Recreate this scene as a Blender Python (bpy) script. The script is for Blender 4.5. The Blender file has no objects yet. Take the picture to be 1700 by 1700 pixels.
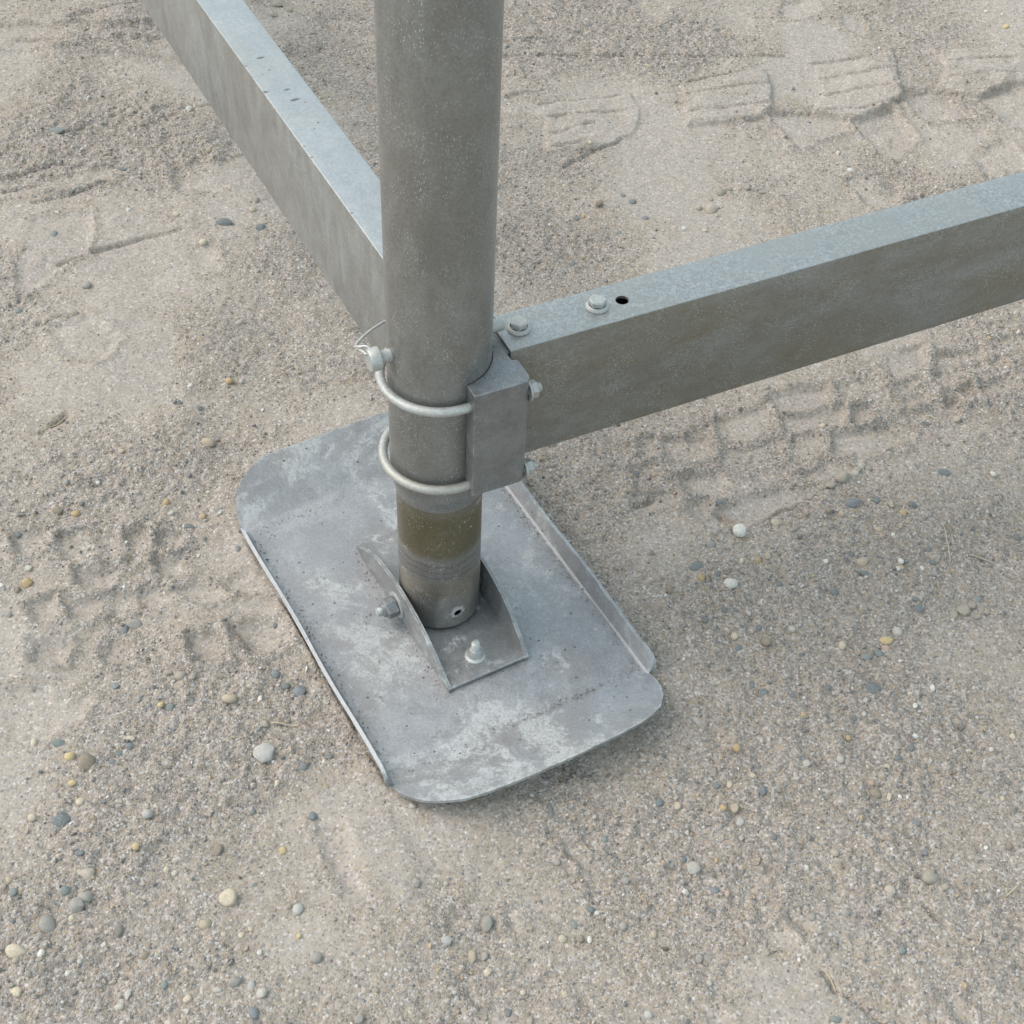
import bpy, bmesh, math, random
import numpy as np
from mathutils import Vector, Matrix

S = bpy.context.scene
COL = S.collection
R = math.radians
random.seed(7)
rng = np.random.default_rng(11)

# ------------------------------------------------------------------ camera, sky, sun, exposure
cam_d = bpy.data.cameras.new('camera')
cam = bpy.data.objects.new('camera', cam_d)
COL.objects.link(cam)
PITCH, ROLL = R(47.2026), R(3.0079)
fwd = Vector((0, math.cos(PITCH), -math.sin(PITCH)))
up0 = Vector((1, 0, 0)).cross(fwd)
right = Vector((1, 0, 0)) * math.cos(ROLL) + up0 * math.sin(ROLL)
upv = up0 * math.cos(ROLL) - Vector((1, 0, 0)) * math.sin(ROLL)
CAM = Vector((0.0766, -1.0526, 1.3003))
cam.matrix_world = Matrix(((right.x, upv.x, -fwd.x, CAM.x), (right.y, upv.y, -fwd.y, CAM.y),
                           (right.z, upv.z, -fwd.z, CAM.z), (0, 0, 0, 1)))
cam_d.sensor_width = 36
cam_d.lens = 36 * 2439.16 / 1700
cam_d.clip_start, cam_d.clip_end = 0.05, 500
S.camera = cam

SUN_EL, SUN_AZ = R(48), R(176)          # azimuth counted from +X towards +Y: light comes from the left
W = bpy.data.worlds.new('World')
S.world = W
W.use_nodes = True
wn, wl = W.node_tree.nodes, W.node_tree.links
wn.clear()
sky = wn.new('ShaderNodeTexSky')
sky.sky_type = 'NISHITA'
sky.sun_disc = False
sky.sun_elevation = SUN_EL
sky.sun_rotation = R(90) - SUN_AZ
sky.air_density, sky.dust_density, sky.ozone_density = 1.0, 2.5, 1.0
hs = wn.new('ShaderNodeHueSaturation')
hs.inputs['Hue'].default_value = 0.465
hs.inputs['Saturation'].default_value = 0.8      # thin high cloud greys the blue
bg = wn.new('ShaderNodeBackground')
bg.inputs['Strength'].default_value = 0.15
wo = wn.new('ShaderNodeOutputWorld')
wl.new(sky.outputs[0], hs.inputs['Color'])
veil = wn.new('ShaderNodeMix')                      # even layer of thin cloud over the clear-sky colours
veil.data_type = 'RGBA'
veil.inputs[0].default_value = 0.42
veil.inputs[7].default_value = (4.45, 5.0, 5.15, 1)
wl.new(hs.outputs[0], veil.inputs[6])
wl.new(veil.outputs[2], bg.inputs['Color'])
wl.new(bg.outputs[0], wo.inputs['Surface'])
sun_d = bpy.data.lights.new('sun', 'SUN')
sun_d.energy, sun_d.angle, sun_d.color = 1.0, R(60), (1.0, 0.92, 0.80)
sun = bpy.data.objects.new('sun', sun_d)
COL.objects.link(sun)
sd = Vector((math.cos(SUN_AZ) * math.cos(SUN_EL), math.sin(SUN_AZ) * math.cos(SUN_EL), math.sin(SUN_EL)))
sun.rotation_euler = (-sd).to_track_quat('-Z', 'Y').to_euler()
sun.location = sd * 5
S.view_settings.view_transform = 'Standard'
S.view_settings.look = 'None'
S.view_settings.gamma = 1
S.view_settings.use_curve_mapping = False
S.view_settings.exposure = 0.9

# ------------------------------------------------------------------ helpers
def thing(name, label, cat, M=None, group=None):
    o = bpy.data.objects.new(name, None)
    o.empty_display_size = 0.05
    COL.objects.link(o)
    if M is not None:
        o.matrix_world = M
    o['label'], o['category'] = label, cat
    if group:
        o['group'] = group
    return o

def obj(name, bm, mat, parent=None, smooth=35):
    me = bpy.data.meshes.new(name)
    bmesh.ops.recalc_face_normals(bm, faces=bm.faces)
    bm.to_mesh(me)
    bm.free()
    if smooth:
        me.polygons.foreach_set('use_smooth', [True] * len(me.polygons))
        me.set_sharp_from_angle(angle=R(smooth))
    o = bpy.data.objects.new(name, me)
    COL.objects.link(o)
    me.materials.append(mat)
    if parent:
        o.parent = parent
    return o

def frame(az, loc=(0, 0, 0)):
    return Matrix.Translation(loc) @ Matrix.Rotation(az, 4, 'Z')

def lathe(bm, prof, seg=48, M=Matrix()):
    """prof: list of (radius, z); revolved about local z."""
    rings = []
    for r, z in prof:
        if r < 1e-6:
            rings.append([bm.verts.new(M @ Vector((0, 0, z)))])
        else:
            rings.append([bm.verts.new(M @ Vector((r * math.cos(2 * math.pi * k / seg), r * math.sin(2 * math.pi * k / seg), z))) for k in range(seg)])
    for a, b in zip(rings, rings[1:]):
        for k in range(seg):
            k2 = (k + 1) % seg
            if len(a) == 1 and len(b) == 1:
                continue
            if len(a) == 1:
                bm.faces.new((a[0], b[k], b[k2]))
            elif len(b) == 1:
                bm.faces.new((a[k], b[0], a[k2]))
            else:
                bm.faces.new((a[k], b[k], b[k2], a[k2]))

def prism(bm, pts, z0, z1, bev=0.0, M=Matrix()):
    """Extrude a 2-D outline from z0 to z1 (local z) with a small chamfer on both rims."""
    n = len(pts)
    def inset(d):
        out = []
        for i in range(n):
            p, q, r_ = Vector(pts[i - 1]), Vector(pts[i]), Vector(pts[(i + 1) % n])
            e1, e2 = (q - p).normalized(), (r_ - q).normalized()
            n1, n2 = Vector((-e1.y, e1.x)), Vector((-e2.y, e2.x))
            m = (n1 + n2)
            if m.length < 1e-6:
                m = n1
            m.normalize()
            out.append(q + m * d / max(0.4, m.dot(n1)))
        return out
    area = sum(pts[i - 1][0] * pts[i][1] - pts[i][0] * pts[i - 1][1] for i in range(n))
    sg = 1 if area > 0 else -1
    lv = [(z0, bev), (z0 + bev, 0), (z1 - bev, 0), (z1, bev)] if bev else [(z0, 0), (z1, 0)]
    rings = [[bm.verts.new(M @ Vector((p[0], p[1], z))) for p in (inset(d * sg) if d else [Vector(q) for q in pts])] for z, d in lv]
    for a, b in zip(rings, rings[1:]):
        for i in range(n):
            j = (i + 1) % n
            bm.faces.new((a[i], a[j], b[j], b[i]))
    bm.faces.new(rings[0][::-1])
    bm.faces.new(rings[-1])

def sweep(bm, path, rad, seg=14, caps=True):
    path = [Vector(p) for p in path]
    rings = []
    t0 = (path[1] - path[0]).normalized()
    nrm = t0.orthogonal().normalized()
    for i, p in enumerate(path):
        t = (path[min(i + 1, len(path) - 1)] - path[max(i - 1, 0)]).normalized()
        nrm = (nrm - t * nrm.dot(t)).normalized()
        b = t.cross(nrm)
        rings.append([bm.verts.new(p + (nrm * math.cos(2 * math.pi * k / seg) + b * math.sin(2 * math.pi * k / seg)) * rad) for k in range(seg)])
    for a, b in zip(rings, rings[1:]):
        for k in range(seg):
            bm.faces.new((a[k], a[(k + 1) % seg], b[(k + 1) % seg], b[k]))
    if caps:
        bm.faces.new(rings[0][::-1])
        bm.faces.new(rings[-1])

def hexa(af, rot=0.0):
    r = af / math.sqrt(3)
    return [(r * math.cos(rot + k * math.pi / 3), r * math.sin(rot + k * math.pi / 3)) for k in range(6)]

def along(direction, loc):
    """Matrix taking local +z to direction, placed at loc."""
    q = Vector((0, 0, 1)).rotation_difference(Vector(direction).normalized())
    return Matrix.Translation(loc) @ q.to_matrix().to_4x4()

def catmull(pts, n=8):
    pts = [Vector(p) for p in pts]
    out = []
    for i in range(len(pts) - 1):
        p0, p1, p2, p3 = pts[max(i - 1, 0)], pts[i], pts[i + 1], pts[min(i + 2, len(pts) - 1)]
        for k in range(n):
            t = k / n
            out.append(0.5 * ((2 * p1) + (p2 - p0) * t + (2 * p0 - 5 * p1 + 4 * p2 - p3) * t * t + (3 * p1 - p0 - 3 * p2 + p3) * t ** 3))
    out.append(pts[-1])
    return out

# ------------------------------------------------------------------ materials
class NT:
    def __init__(s, name):
        s.m = bpy.data.materials.new(name)
        s.m.use_nodes = True
        s.n, s.l = s.m.node_tree.nodes, s.m.node_tree.links
        s.b = s.n['Principled BSDF']
        s.out = s.n['Material Output']
    def put(s, sock, v):
        if isinstance(v, bpy.types.NodeSocket):
            s.l.new(v, sock)
        elif v is not None:
            sock.default_value = (*v, 1) if isinstance(v, tuple) and len(v) == 3 and sock.type == 'RGBA' else v
    def coord(s, which='Object', scale=None):
        t = s.n.new('ShaderNodeTexCoord').outputs[which]
        if scale:
            mp = s.n.new('ShaderNodeMapping')
            mp.inputs['Scale'].default_value = scale
            s.l.new(t, mp.inputs['Vector'])
            t = mp.outputs[0]
        return t
    def noise(s, co, scale, detail=4, rough=0.55, dist=0.0, out=0):
        n = s.n.new('ShaderNodeTexNoise')
        n.inputs['Scale'].default_value, n.inputs['Detail'].default_value = scale, detail
        n.inputs['Roughness'].default_value, n.inputs['Distortion'].default_value = rough, dist
        s.l.new(co, n.inputs['Vector'])
        return n.outputs[out]
    def voro(s, co, scale, out='Distance', rand=1.0, feature='F1'):
        n = s.n.new('ShaderNodeTexVoronoi')
        n.feature = feature
        n.inputs['Scale'].default_value = scale
        n.inputs['Randomness'].default_value = rand
        s.l.new(co, n.inputs['Vector'])
        return n.outputs[out]
    def rng(s, v, a, b, c=0.0, d=1.0, smooth=True):
        n = s.n.new('ShaderNodeMapRange')
        n.interpolation_type = 'SMOOTHSTEP' if smooth else 'LINEAR'
        s.put(n.inputs['Value'], v)
        for k, x in zip(('From Min', 'From Max', 'To Min', 'To Max'), (a, b, c, d)):
            s.put(n.inputs[k], x)
        return n.outputs[0]
    def math(s, op, a, b=None, clamp=False):
        n = s.n.new('ShaderNodeMath')
        n.operation, n.use_clamp = op, clamp
        s.put(n.inputs[0], a)
        s.put(n.inputs[1], b)
        return n.outputs[0]
    def mix(s, f, a, b, mode='MIX'):
        n = s.n.new('ShaderNodeMix')
        n.data_type, n.blend_type = 'RGBA', mode
        s.put(n.inputs[0], f)
        s.put(n.inputs[6], a)
        s.put(n.inputs[7], b)
        return n.outputs[2]
    def ramp(s, v, stops, interp='LINEAR'):
        n = s.n.new('ShaderNodeValToRGB')
        cr = n.color_ramp
        cr.interpolation = interp
        while len(cr.elements) < len(stops):
            cr.elements.new(0.5)
        for e, (p, c) in zip(cr.elements, stops):
            e.position, e.color = p, (*c, 1)
        s.put(n.inputs[0], v)
        return n.outputs[0]
    def attr(s, name):
        n = s.n.new('ShaderNodeAttribute')
        n.attribute_name = name
        return n.outputs['Fac']
    def bump(s, h, strength, dist, normal=None):
        n = s.n.new('ShaderNodeBump')
        n.inputs['Strength'].default_value, n.inputs['Distance'].default_value = strength, dist
        s.put(n.inputs['Height'], h)
        if normal is not None:
            s.l.new(normal, n.inputs['Normal'])
        return n.outputs[0]
    def done(s, color, rough, metal=0.0, normal=None, spec=None):
        s.put(s.b.inputs['Base Color'], color)
        s.put(s.b.inputs['Roughness'], rough)
        s.put(s.b.inputs['Metallic'], metal)
        if spec is not None:
            s.b.inputs['Specular IOR Level'].default_value = spec
        if normal is not None:
            s.l.new(normal, s.b.inputs['Normal'])
        return s.m

def galvanised(name, base, dark, film, film_amt=0.4, speck=0.5, chalk=0.0, chalk_scale=13.0, metal=0.7, rough=0.42,
               streak=(1, 1, 1), dots=0.0, band=None, spot=None, frost=0.0, edge=0.0, chalk_col=(0.52, 0.54, 0.53)):
    t = NT(name)
    co = t.coord('Object')
    cs = t.coord('Object', streak)
    big, mid, fine = t.noise(cs, 11, 6, 0.6, 0.4), t.noise(cs, 55, 6, 0.62, 0.3), t.noise(co, 420, 4, 0.65)
    v = t.math('ADD', t.math('ADD', t.math('MULTIPLY', big, 0.42), t.math('MULTIPLY', mid, 0.33)), t.math('MULTIPLY', t.noise(co, 170, 5, 0.7), 0.25))
    col = t.mix(t.rng(v, 0.40, 0.60), dark, base)
    fm = t.math('MULTIPLY', t.rng(t.noise(cs, 8, 5, 0.6, 0.8), 0.40, 0.68), film_amt)      # brown dust film
    col = t.mix(fm, col, film)
    if band:                                                                               # oily stain between two heights
        z0, z1, bc, bd = band
        sp = t.n.new('ShaderNodeSeparateXYZ')
        t.l.new(co, sp.inputs[0])
        zz = t.math('ADD', sp.outputs[2], t.math('MULTIPLY', t.math('SUBTRACT', t.noise(co, 28, 6, 0.7), 0.5), 0.022))
        k = t.math('MULTIPLY', t.rng(zz, z0 - 0.006, z0 + 0.012), t.rng(zz, z1 - 0.016, z1 + 0.004, 1, 0.65))
        col = t.mix(t.math('MULTIPLY', k, 0.85), col, t.mix(mid, bc, bd))
        k2 = t.math('MULTIPLY', t.rng(zz, 0.09, 0.098), t.rng(zz, z0 - 0.006, z0, 1, 0))
        ring = t.rng(t.math('SINE', t.math('MULTIPLY', zz, 640)), 0.2, 0.9)
        k2 = t.math('MULTIPLY', k2, t.math('ADD', 0.45, t.math('MULTIPLY', ring, 0.5)))
        col = t.mix(t.math('MULTIPLY', k2, 0.5), col, (0.095, 0.085, 0.075))
        k3 = t.math('MULTIPLY', t.rng(zz, 0.055, 0.075), t.rng(zz, 0.086, 0.1, 1, 0))
        col = t.mix(t.math('MULTIPLY', k3, 0.4), col, (0.24, 0.19, 0.11))
    col = t.mix(t.rng(fine, 0.3, 0.7), t.mix(0.22, col, (0.02, 0.02, 0.02)), col)
    # pale zinc specks, thinly sown
    d = t.voro(cs, 640)
    rnd = t.voro(cs, 640, 'Color')
    sel = t.rng(rnd, 0.80 - 0.35 * speck, 0.82 - 0.35 * speck + 0.05)
    patch = t.rng(t.noise(co, 30, 3), 0.38, 0.62)
    sm = t.math('MULTIPLY', t.math('MULTIPLY', t.rng(d, 0.16, 0.30, 1, 0), sel), patch)
    sm = t.math('MULTIPLY', sm, min(0.8, speck))
    col = t.mix(sm, col, (0.58, 0.60, 0.59))
    mk = t.math('MULTIPLY', sm, 0.6)
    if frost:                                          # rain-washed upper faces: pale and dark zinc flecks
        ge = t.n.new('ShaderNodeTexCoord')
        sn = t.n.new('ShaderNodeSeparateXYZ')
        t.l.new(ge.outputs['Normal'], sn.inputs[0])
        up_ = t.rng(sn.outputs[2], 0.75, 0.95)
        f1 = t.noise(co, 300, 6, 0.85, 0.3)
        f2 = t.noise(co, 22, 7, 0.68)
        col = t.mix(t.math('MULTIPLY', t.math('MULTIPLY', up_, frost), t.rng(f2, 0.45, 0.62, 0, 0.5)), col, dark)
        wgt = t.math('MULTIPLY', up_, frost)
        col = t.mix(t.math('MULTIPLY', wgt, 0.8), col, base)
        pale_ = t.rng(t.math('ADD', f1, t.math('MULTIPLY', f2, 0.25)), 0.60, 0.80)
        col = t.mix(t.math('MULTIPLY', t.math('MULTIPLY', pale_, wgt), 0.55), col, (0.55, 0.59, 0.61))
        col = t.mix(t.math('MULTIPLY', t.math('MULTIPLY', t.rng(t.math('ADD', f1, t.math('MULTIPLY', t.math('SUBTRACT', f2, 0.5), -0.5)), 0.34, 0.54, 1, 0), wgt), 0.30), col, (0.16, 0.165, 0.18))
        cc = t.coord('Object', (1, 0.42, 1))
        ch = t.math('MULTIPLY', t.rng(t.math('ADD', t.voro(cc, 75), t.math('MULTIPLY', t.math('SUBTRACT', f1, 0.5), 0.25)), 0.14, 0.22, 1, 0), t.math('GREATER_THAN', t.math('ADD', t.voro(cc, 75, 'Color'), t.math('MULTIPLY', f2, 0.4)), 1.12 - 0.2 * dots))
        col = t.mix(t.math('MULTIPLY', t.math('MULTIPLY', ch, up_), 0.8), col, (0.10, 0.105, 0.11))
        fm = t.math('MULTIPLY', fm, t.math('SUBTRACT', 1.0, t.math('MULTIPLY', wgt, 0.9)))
    if chalk:
        c1 = t.noise(co, chalk_scale, 8, 0.66, 1.0)
        c2 = t.noise(co, 330, 4, 0.75)
        c3 = t.noise(co, chalk_scale * 4.5, 8, 0.72, 0.5)
        lo = 0.64 - 0.14 * chalk
        reg = t.rng(t.math('ADD', c1, t.math('MULTIPLY', t.math('SUBTRACT', c3, 0.5), 0.55)), lo - 0.06, lo + 0.16)
        gr = t.math('ADD', t.math('ADD', t.math('MULTIPLY', c2, 0.6), t.math('MULTIPLY', t.noise(co, 110, 6, 0.75, 0.4), 0.4)), t.math('MULTIPLY', reg, 0.20))
        cm = t.math('ADD', t.math('MULTIPLY', t.math('MULTIPLY', t.rng(gr, 0.58, 0.76), t.rng(reg, 0.02, 0.40)), 0.58), t.math('MULTIPLY', reg, 0.14))
        col = t.mix(cm, col, chalk_col)
        mk = t.math('MAXIMUM', mk, cm)
    if dots:
        dd = t.voro(co, 95)
        dr = t.voro(co, 95, 'Color')
        dm = t.math('MULTIPLY', t.rng(t.math('ADD', dd, t.math('MULTIPLY', fine, 0.15)), 0.17, 0.23, 1, 0), t.rng(dr, 0.86 - 0.12 * dots, 0.88 - 0.12 * dots))
        col = t.mix(t.math('MULTIPLY', dm, 0.8), col, (0.045, 0.04, 0.035))
        mk = t.math('MAXIMUM', mk, dm)
    if spot:                                           # chipped zinc round a drilled hole
        vs = t.n.new('ShaderNodeVectorMath')
        vs.operation = 'DISTANCE'
        t.l.new(co, vs.inputs[0])
        vs.inputs[1].default_value = spot
        sk = t.rng(t.math('ADD', vs.outputs['Value'], t.math('MULTIPLY', t.math('SUBTRACT', t.noise(co, 130, 6, 0.75, 0.5), 0.5), 0.022)), 0.0065, 0.0095, 1, 0)
        col = t.mix(t.math('MULTIPLY', sk, 0.6), col, (0.46, 0.46, 0.44))
        mk = t.math('MAXIMUM', mk, sk)
    if edge:                                           # arrises worn to bright zinc
        bv = t.n.new('ShaderNodeBevel')
        bv.samples = 4
        bv.inputs['Radius'].default_value = 0.0032
        ge2 = t.n.new('ShaderNodeNewGeometry')
        vd = t.n.new('ShaderNodeVectorMath')
        vd.operation = 'DOT_PRODUCT'
        t.l.new(bv.outputs[0], vd.inputs[0])
        t.l.new(ge2.outputs['Normal'], vd.inputs[1])
        em = t.math('MULTIPLY', t.rng(vd.outputs['Value'], 0.80, 0.97, 1, 0), t.rng(t.math('ADD', t.math('MULTIPLY', mid, 0.6), t.math('MULTIPLY', t.noise(co, 150, 5, 0.75), 0.4)), 0.45, 0.58))
        em = t.math('MULTIPLY', em, edge)
        col = t.mix(em, col, (0.56, 0.58, 0.57))
        mk = t.math('MAXIMUM', mk, em)
    rg = t.math('ADD', t.rng(mid, 0.3, 0.7, rough - 0.07, rough + 0.1), t.math('MULTIPLY', mk, 0.25), True)
    mt = t.math('MULTIPLY', t.math('SUBTRACT', 1.0, t.math('MAXIMUM', t.math('MULTIPLY', mk, 0.9), t.math('MULTIPLY', fm, 0.6))), metal)
    nb = t.bump(t.math('ADD', fine, t.math('MULTIPLY', mid, 0.6)), 0.25, 0.0006)
    return t.done(col, rg, mt, nb)

M_post = galvanised('weathered_zinc_post', (0.325, 0.328, 0.315), (0.256, 0.258, 0.247), (0.235, 0.21, 0.16), 0.35, 1.3, streak=(1, 1, 0.45))
M_inner = galvanised('weathered_zinc_leg', (0.36, 0.35, 0.33), (0.26, 0.25, 0.235), (0.20, 0.17, 0.12), 0.6, 0.8, chalk=0.3, chalk_scale=30, streak=(1, 1, 0.5),
                     spot=(0.0234, -0.0382, 0.0405), band=(0.128, 0.2, (0.13, 0.108, 0.048), (0.18, 0.15, 0.075)))
M_beam = galvanised('weathered_zinc_beam', (0.345, 0.35, 0.338), (0.272, 0.27, 0.252), (0.20, 0.172, 0.105), 0.75, 0.9, streak=(0.35, 1, 1.3), frost=1.0)
M_beam2 = galvanised('weathered_zinc_far_beam', (0.44, 0.45, 0.445), (0.35, 0.355, 0.348), (0.26, 0.245, 0.20), 0.4, 0.9, streak=(1, 1, 0.5), dots=1.3, frost=0.6)
M_brk = galvanised('weathered_zinc_bracket', (0.325, 0.335, 0.338), (0.235, 0.24, 0.24), (0.2, 0.18, 0.15), 0.35, 0.9, dots=0.25, edge=0.35)
M_plate = galvanised('weathered_zinc_plate', (0.39, 0.405, 0.42), (0.315, 0.322, 0.335), (0.25, 0.22, 0.19), 0.45, 0.45, chalk=1.15, chalk_scale=9, metal=0.6, rough=0.5, dots=1.2, edge=0.75, chalk_col=(0.47, 0.49, 0.485))
M_shoe = galvanised('weathered_zinc_shoe', (0.35, 0.355, 0.358), (0.255, 0.256, 0.258), (0.22, 0.19, 0.15), 0.35, 0.5, chalk=0.55, chalk_scale=24, metal=0.6, rough=0.48, edge=0.8)
M_rod = galvanised('dull_zinc_rod', (0.52, 0.53, 0.515), (0.41, 0.42, 0.40), (0.34, 0.30, 0.23), 0.5, 0.3, metal=0.4, rough=0.5)
M_bolt = galvanised('pale_zinc_bolt', (0.50, 0.51, 0.495), (0.41, 0.42, 0.405), (0.36, 0.32, 0.25), 0.4, 0.3, metal=0.2, rough=0.55)
M_nut = galvanised('dull_zinc_bolt', (0.55, 0.56, 0.545), (0.42, 0.43, 0.42), (0.36, 0.31, 0.24), 0.45, 0.3, metal=0.4, rough=0.5)

# ------------------------------------------------------------------ steel frame
B1, B2, PY = R(27.4045), R(119.3869), R(-58.55)
BEAM_TOP = 0.3818

def grid_with_hole(bm, rows, cyc_cols, hole, depth_fn):
    """rows[i][j] verts; the two-by-two block of cells around (hi, hj) becomes a round hole."""
    hi, hj, circle = hole if hole else (None, None, None)
    nr, nc = len(rows), len(rows[0])
    for i in range(nr - 1):
        for j in range(nc if cyc_cols else nc - 1):
            if hole and i in (hi - 1, hi) and j in (hj - 1, hj):
                continue
            j2 = (j + 1) % nc
            bm.faces.new((rows[i][j], rows[i][j2], rows[i + 1][j2], rows[i + 1][j]))
    if hole:
        b = [rows[hi + a][hj + c] for a, c in ((0, 1), (1, 1), (1, 0), (1, -1), (0, -1), (-1, -1), (-1, 0), (-1, 1))]
        c1 = [bm.verts.new(p) for p in circle]
        c2 = [bm.verts.new(depth_fn(p)) for p in circle]
        for k in range(8):
            k2 = (k + 1) % 8
            bm.faces.new((b[k], b[k2], c1[(2 * k + 2) % 16], c1[2 * k + 1], c1[2 * k]))
        for k in range(16):
            k2 = (k + 1) % 16
            bm.faces.new((c1[k], c1[k2], c2[k2], c2[k]))

def tube(r, t, zs, seg=48, hole=None):
    bm = bmesh.new()
    a0 = PY - 8 * 2 * math.pi / seg
    ang = lambda k: a0 + 2 * math.pi * k / seg
    rr = r if callable(r) else (lambda z: r)
    rows = [[bm.verts.new((rr(z) * math.cos(ang(k)), rr(z) * math.sin(ang(k)), z)) for k in range(seg)] for z in zs]
    h = None
    if hole:
        hi, hr = hole
        h = (hi, 8, [Vector((rr(0) * math.cos(PY + hr / rr(0) * math.cos(q)), rr(0) * math.sin(PY + hr / rr(0) * math.cos(q)), zs[hi] + hr * math.sin(q))) for q in (2 * math.pi * k / 16 for k in range(16))])
    grid_with_hole(bm, rows, True, h, lambda p: Vector((p.x * (1 - t / rr(0)), p.y * (1 - t / rr(0)), p.z)))
    # the drilled leg is left open inside, so one looks through its hole into the dark
    inner = [[bm.verts.new(((rr(z) - t) * math.cos(ang(k)), (rr(z) - t) * math.sin(ang(k)), z)) for k in range(seg)] for z in ((zs[0],) if hole else (zs[0], zs[-1]))]
    for a, b in ((rows[0], inner[0]),) if hole else ((rows[0], inner[0]), (inner[0], inner[1]), (inner[1], rows[-1])):
        for k in range(seg):
            bm.faces.new((a[k], a[(k + 1) % seg], b[(k + 1) % seg], b[k]))
    return bm

post = thing('support_post', 'upright round grey steel post standing in the middle, stepped down to a thinner leg', 'post')
def outer_r(z):
    k = min(1, max(0, (z - 0.206) / 0.022))
    return 0.0459 + (0.05 - 0.0459) * k * k * (3 - 2 * k)
obj('outer_tube', tube(outer_r, 0.0010, [0.205, 0.206, 0.210, 0.214, 0.218, 0.222, 0.226, 0.23] + [0.23 + 0.1 * k for k in range(1, 14)]), M_post, post)
leg = obj('inner_tube', tube(0.0448, 0.0022, [0.0165, 0.031, 0.037, 0.043, 0.1, 0.2, 0.3], hole=(2, 0.0050)), M_inner, post)

def beam(name, label, az, off, length, start, h, w, mat, hole_s=None, group=None):
    t = thing(name, label, 'beam', frame(az), group)
    cr, wall, q = 0.0009, 0.003, 0.011
    top = BEAM_TOP
    n0, n1 = (off, off + w) if w > 0 else (off + w, off)
    cn = (n0 + n1) / 2
    def loop(i):
        pts = []
        r = max(cr - i, 0.0009)
        for cx, cz, a0 in ((n1 - i - r, top - i - r, 0), (n0 + i + r, top - i - r, 90), (n0 + i + r, top - h + i + r, 180), (n1 - i - r, top - h + i + r, 270)):
            for k in range(5):
                a = R(a0 + 22.5 * k)
                pts.append((cx + r * math.cos(a), cz + r * math.sin(a)))
            if a0 == 0:
                pts += [(cn + q, top - i), (cn, top - i), (cn - q, top - i)]
        return pts
    L = loop(0)
    st = [start, start + 0.004] + ([hole_s - q, hole_s, hole_s + q] if hole_s else [])
    k = 0.1
    while k < length:
        if k > st[-1] + 0.02:
            st.append(k)
        k += 0.1
    st.append(length)
    bm = bmesh.new()
    rows = [[bm.verts.new((s, n, z)) for n, z in L] for s in st]
    hole = None
    if hole_s:
        hole = (st.index(hole_s), 6, [Vector((hole_s + 0.0068 * math.sin(a), cn - 0.0068 * math.cos(a), top)) for a in (2 * math.pi * k / 16 for k in range(16))])
    grid_with_hole(bm, rows, True, hole, lambda p: p - Vector((0, 0, wall)))
    Li = loop(wall)
    i0 = [bm.verts.new((start, n, z)) for n, z in Li]
    i1 = [bm.verts.new((start + 0.06, n, z)) for n, z in Li]
    m = len(L)
    for a, b in ((rows[0], i0), (i0, i1)):
        for k in range(m):
            bm.faces.new((a[k], a[(k + 1) % m], b[(k + 1) % m], b[k]))
    obj('box_tube', bm, mat, t, 30)
    return t

def flange_bolt(parent, M, rot=0.3):
    bm = bmesh.new()
    lathe(bm, [(0.0116, 0), (0.0118, 0.0006), (0.0113, 0.0016), (0.0098, 0.0030), (0.0088, 0.0036)], 28, M)
    o = obj('flange_bolt', bm, M_bolt, parent)
    bm = bmesh.new()
    prism(bm, hexa(0.0158, rot), 0.0030, 0.0098, 0.0011, M)
    obj('bolt_head', bm, M_bolt, o, 25)
    return o

rb = beam('cross_beam', 'long grey box steel beam running off to the right, two bolts on its top', B1, -0.0269, 2.6, 0.0623, 0.1449, 0.0539, M_beam, 0.1962, 'galvanised box beams bolted to the post')
flange_bolt(rb, Matrix.Translation((0.0835, 0.0006, BEAM_TOP + 0.0002)), 0.1)
flange_bolt(rb, Matrix.Translation((0.1686, 0.0006, BEAM_TOP + 0.0002)), 0.55)
lb = beam('cross_beam', 'grey box steel beam running away behind the post to the upper left', B2, -0.0085, 3.6, 0.082, 0.1484, -0.0525, M_beam2, None, 'galvanised box beams bolted to the post')

# corner clamp between post and beams
br = thing('clamp_bracket', 'grey corner bracket clamped to the post by two round rods', 'bracket', frame(B1))
arc = [(0.0503 * math.cos(R(a)), 0.0503 * math.sin(R(a))) for a in np.linspace(82.6, -82.6, 22)]
out = [(0.0065, -0.067), (0.0570, -0.067), (0.0615, -0.0657), (0.0648, -0.0624), (0.066, -0.058), (0.066, -0.0365), (0.0640, -0.0345), (0.0602, -0.0335), (0.0602, 0.0335), (0.0640, 0.0345),
       (0.066, 0.0365), (0.066, 0.067), (0.0065, 0.067)] + arc
bm = bmesh.new()
prism(bm, out, 0.2430, 0.3778, 0.0009)
obj('bracket_body', bm, M_brk, br, 30)
bm = bmesh.new()
prism(bm, [(0.0580, -0.0232), (0.182, -0.0232), (0.182, 0.0232), (0.0580, 0.0232)], 0.2408, 0.3782, 0.0012)
obj('beam_stub', bm, M_brk, br, 30)
bm = bmesh.new()
prism(bm, [(0.013, 0.0672), (0.056, 0.0672), (0.056, 0.2), (0.013, 0.2)], 0.2408, 0.3782, 0.0012)
obj('beam_stub', bm, M_brk, br, 30)
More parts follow.
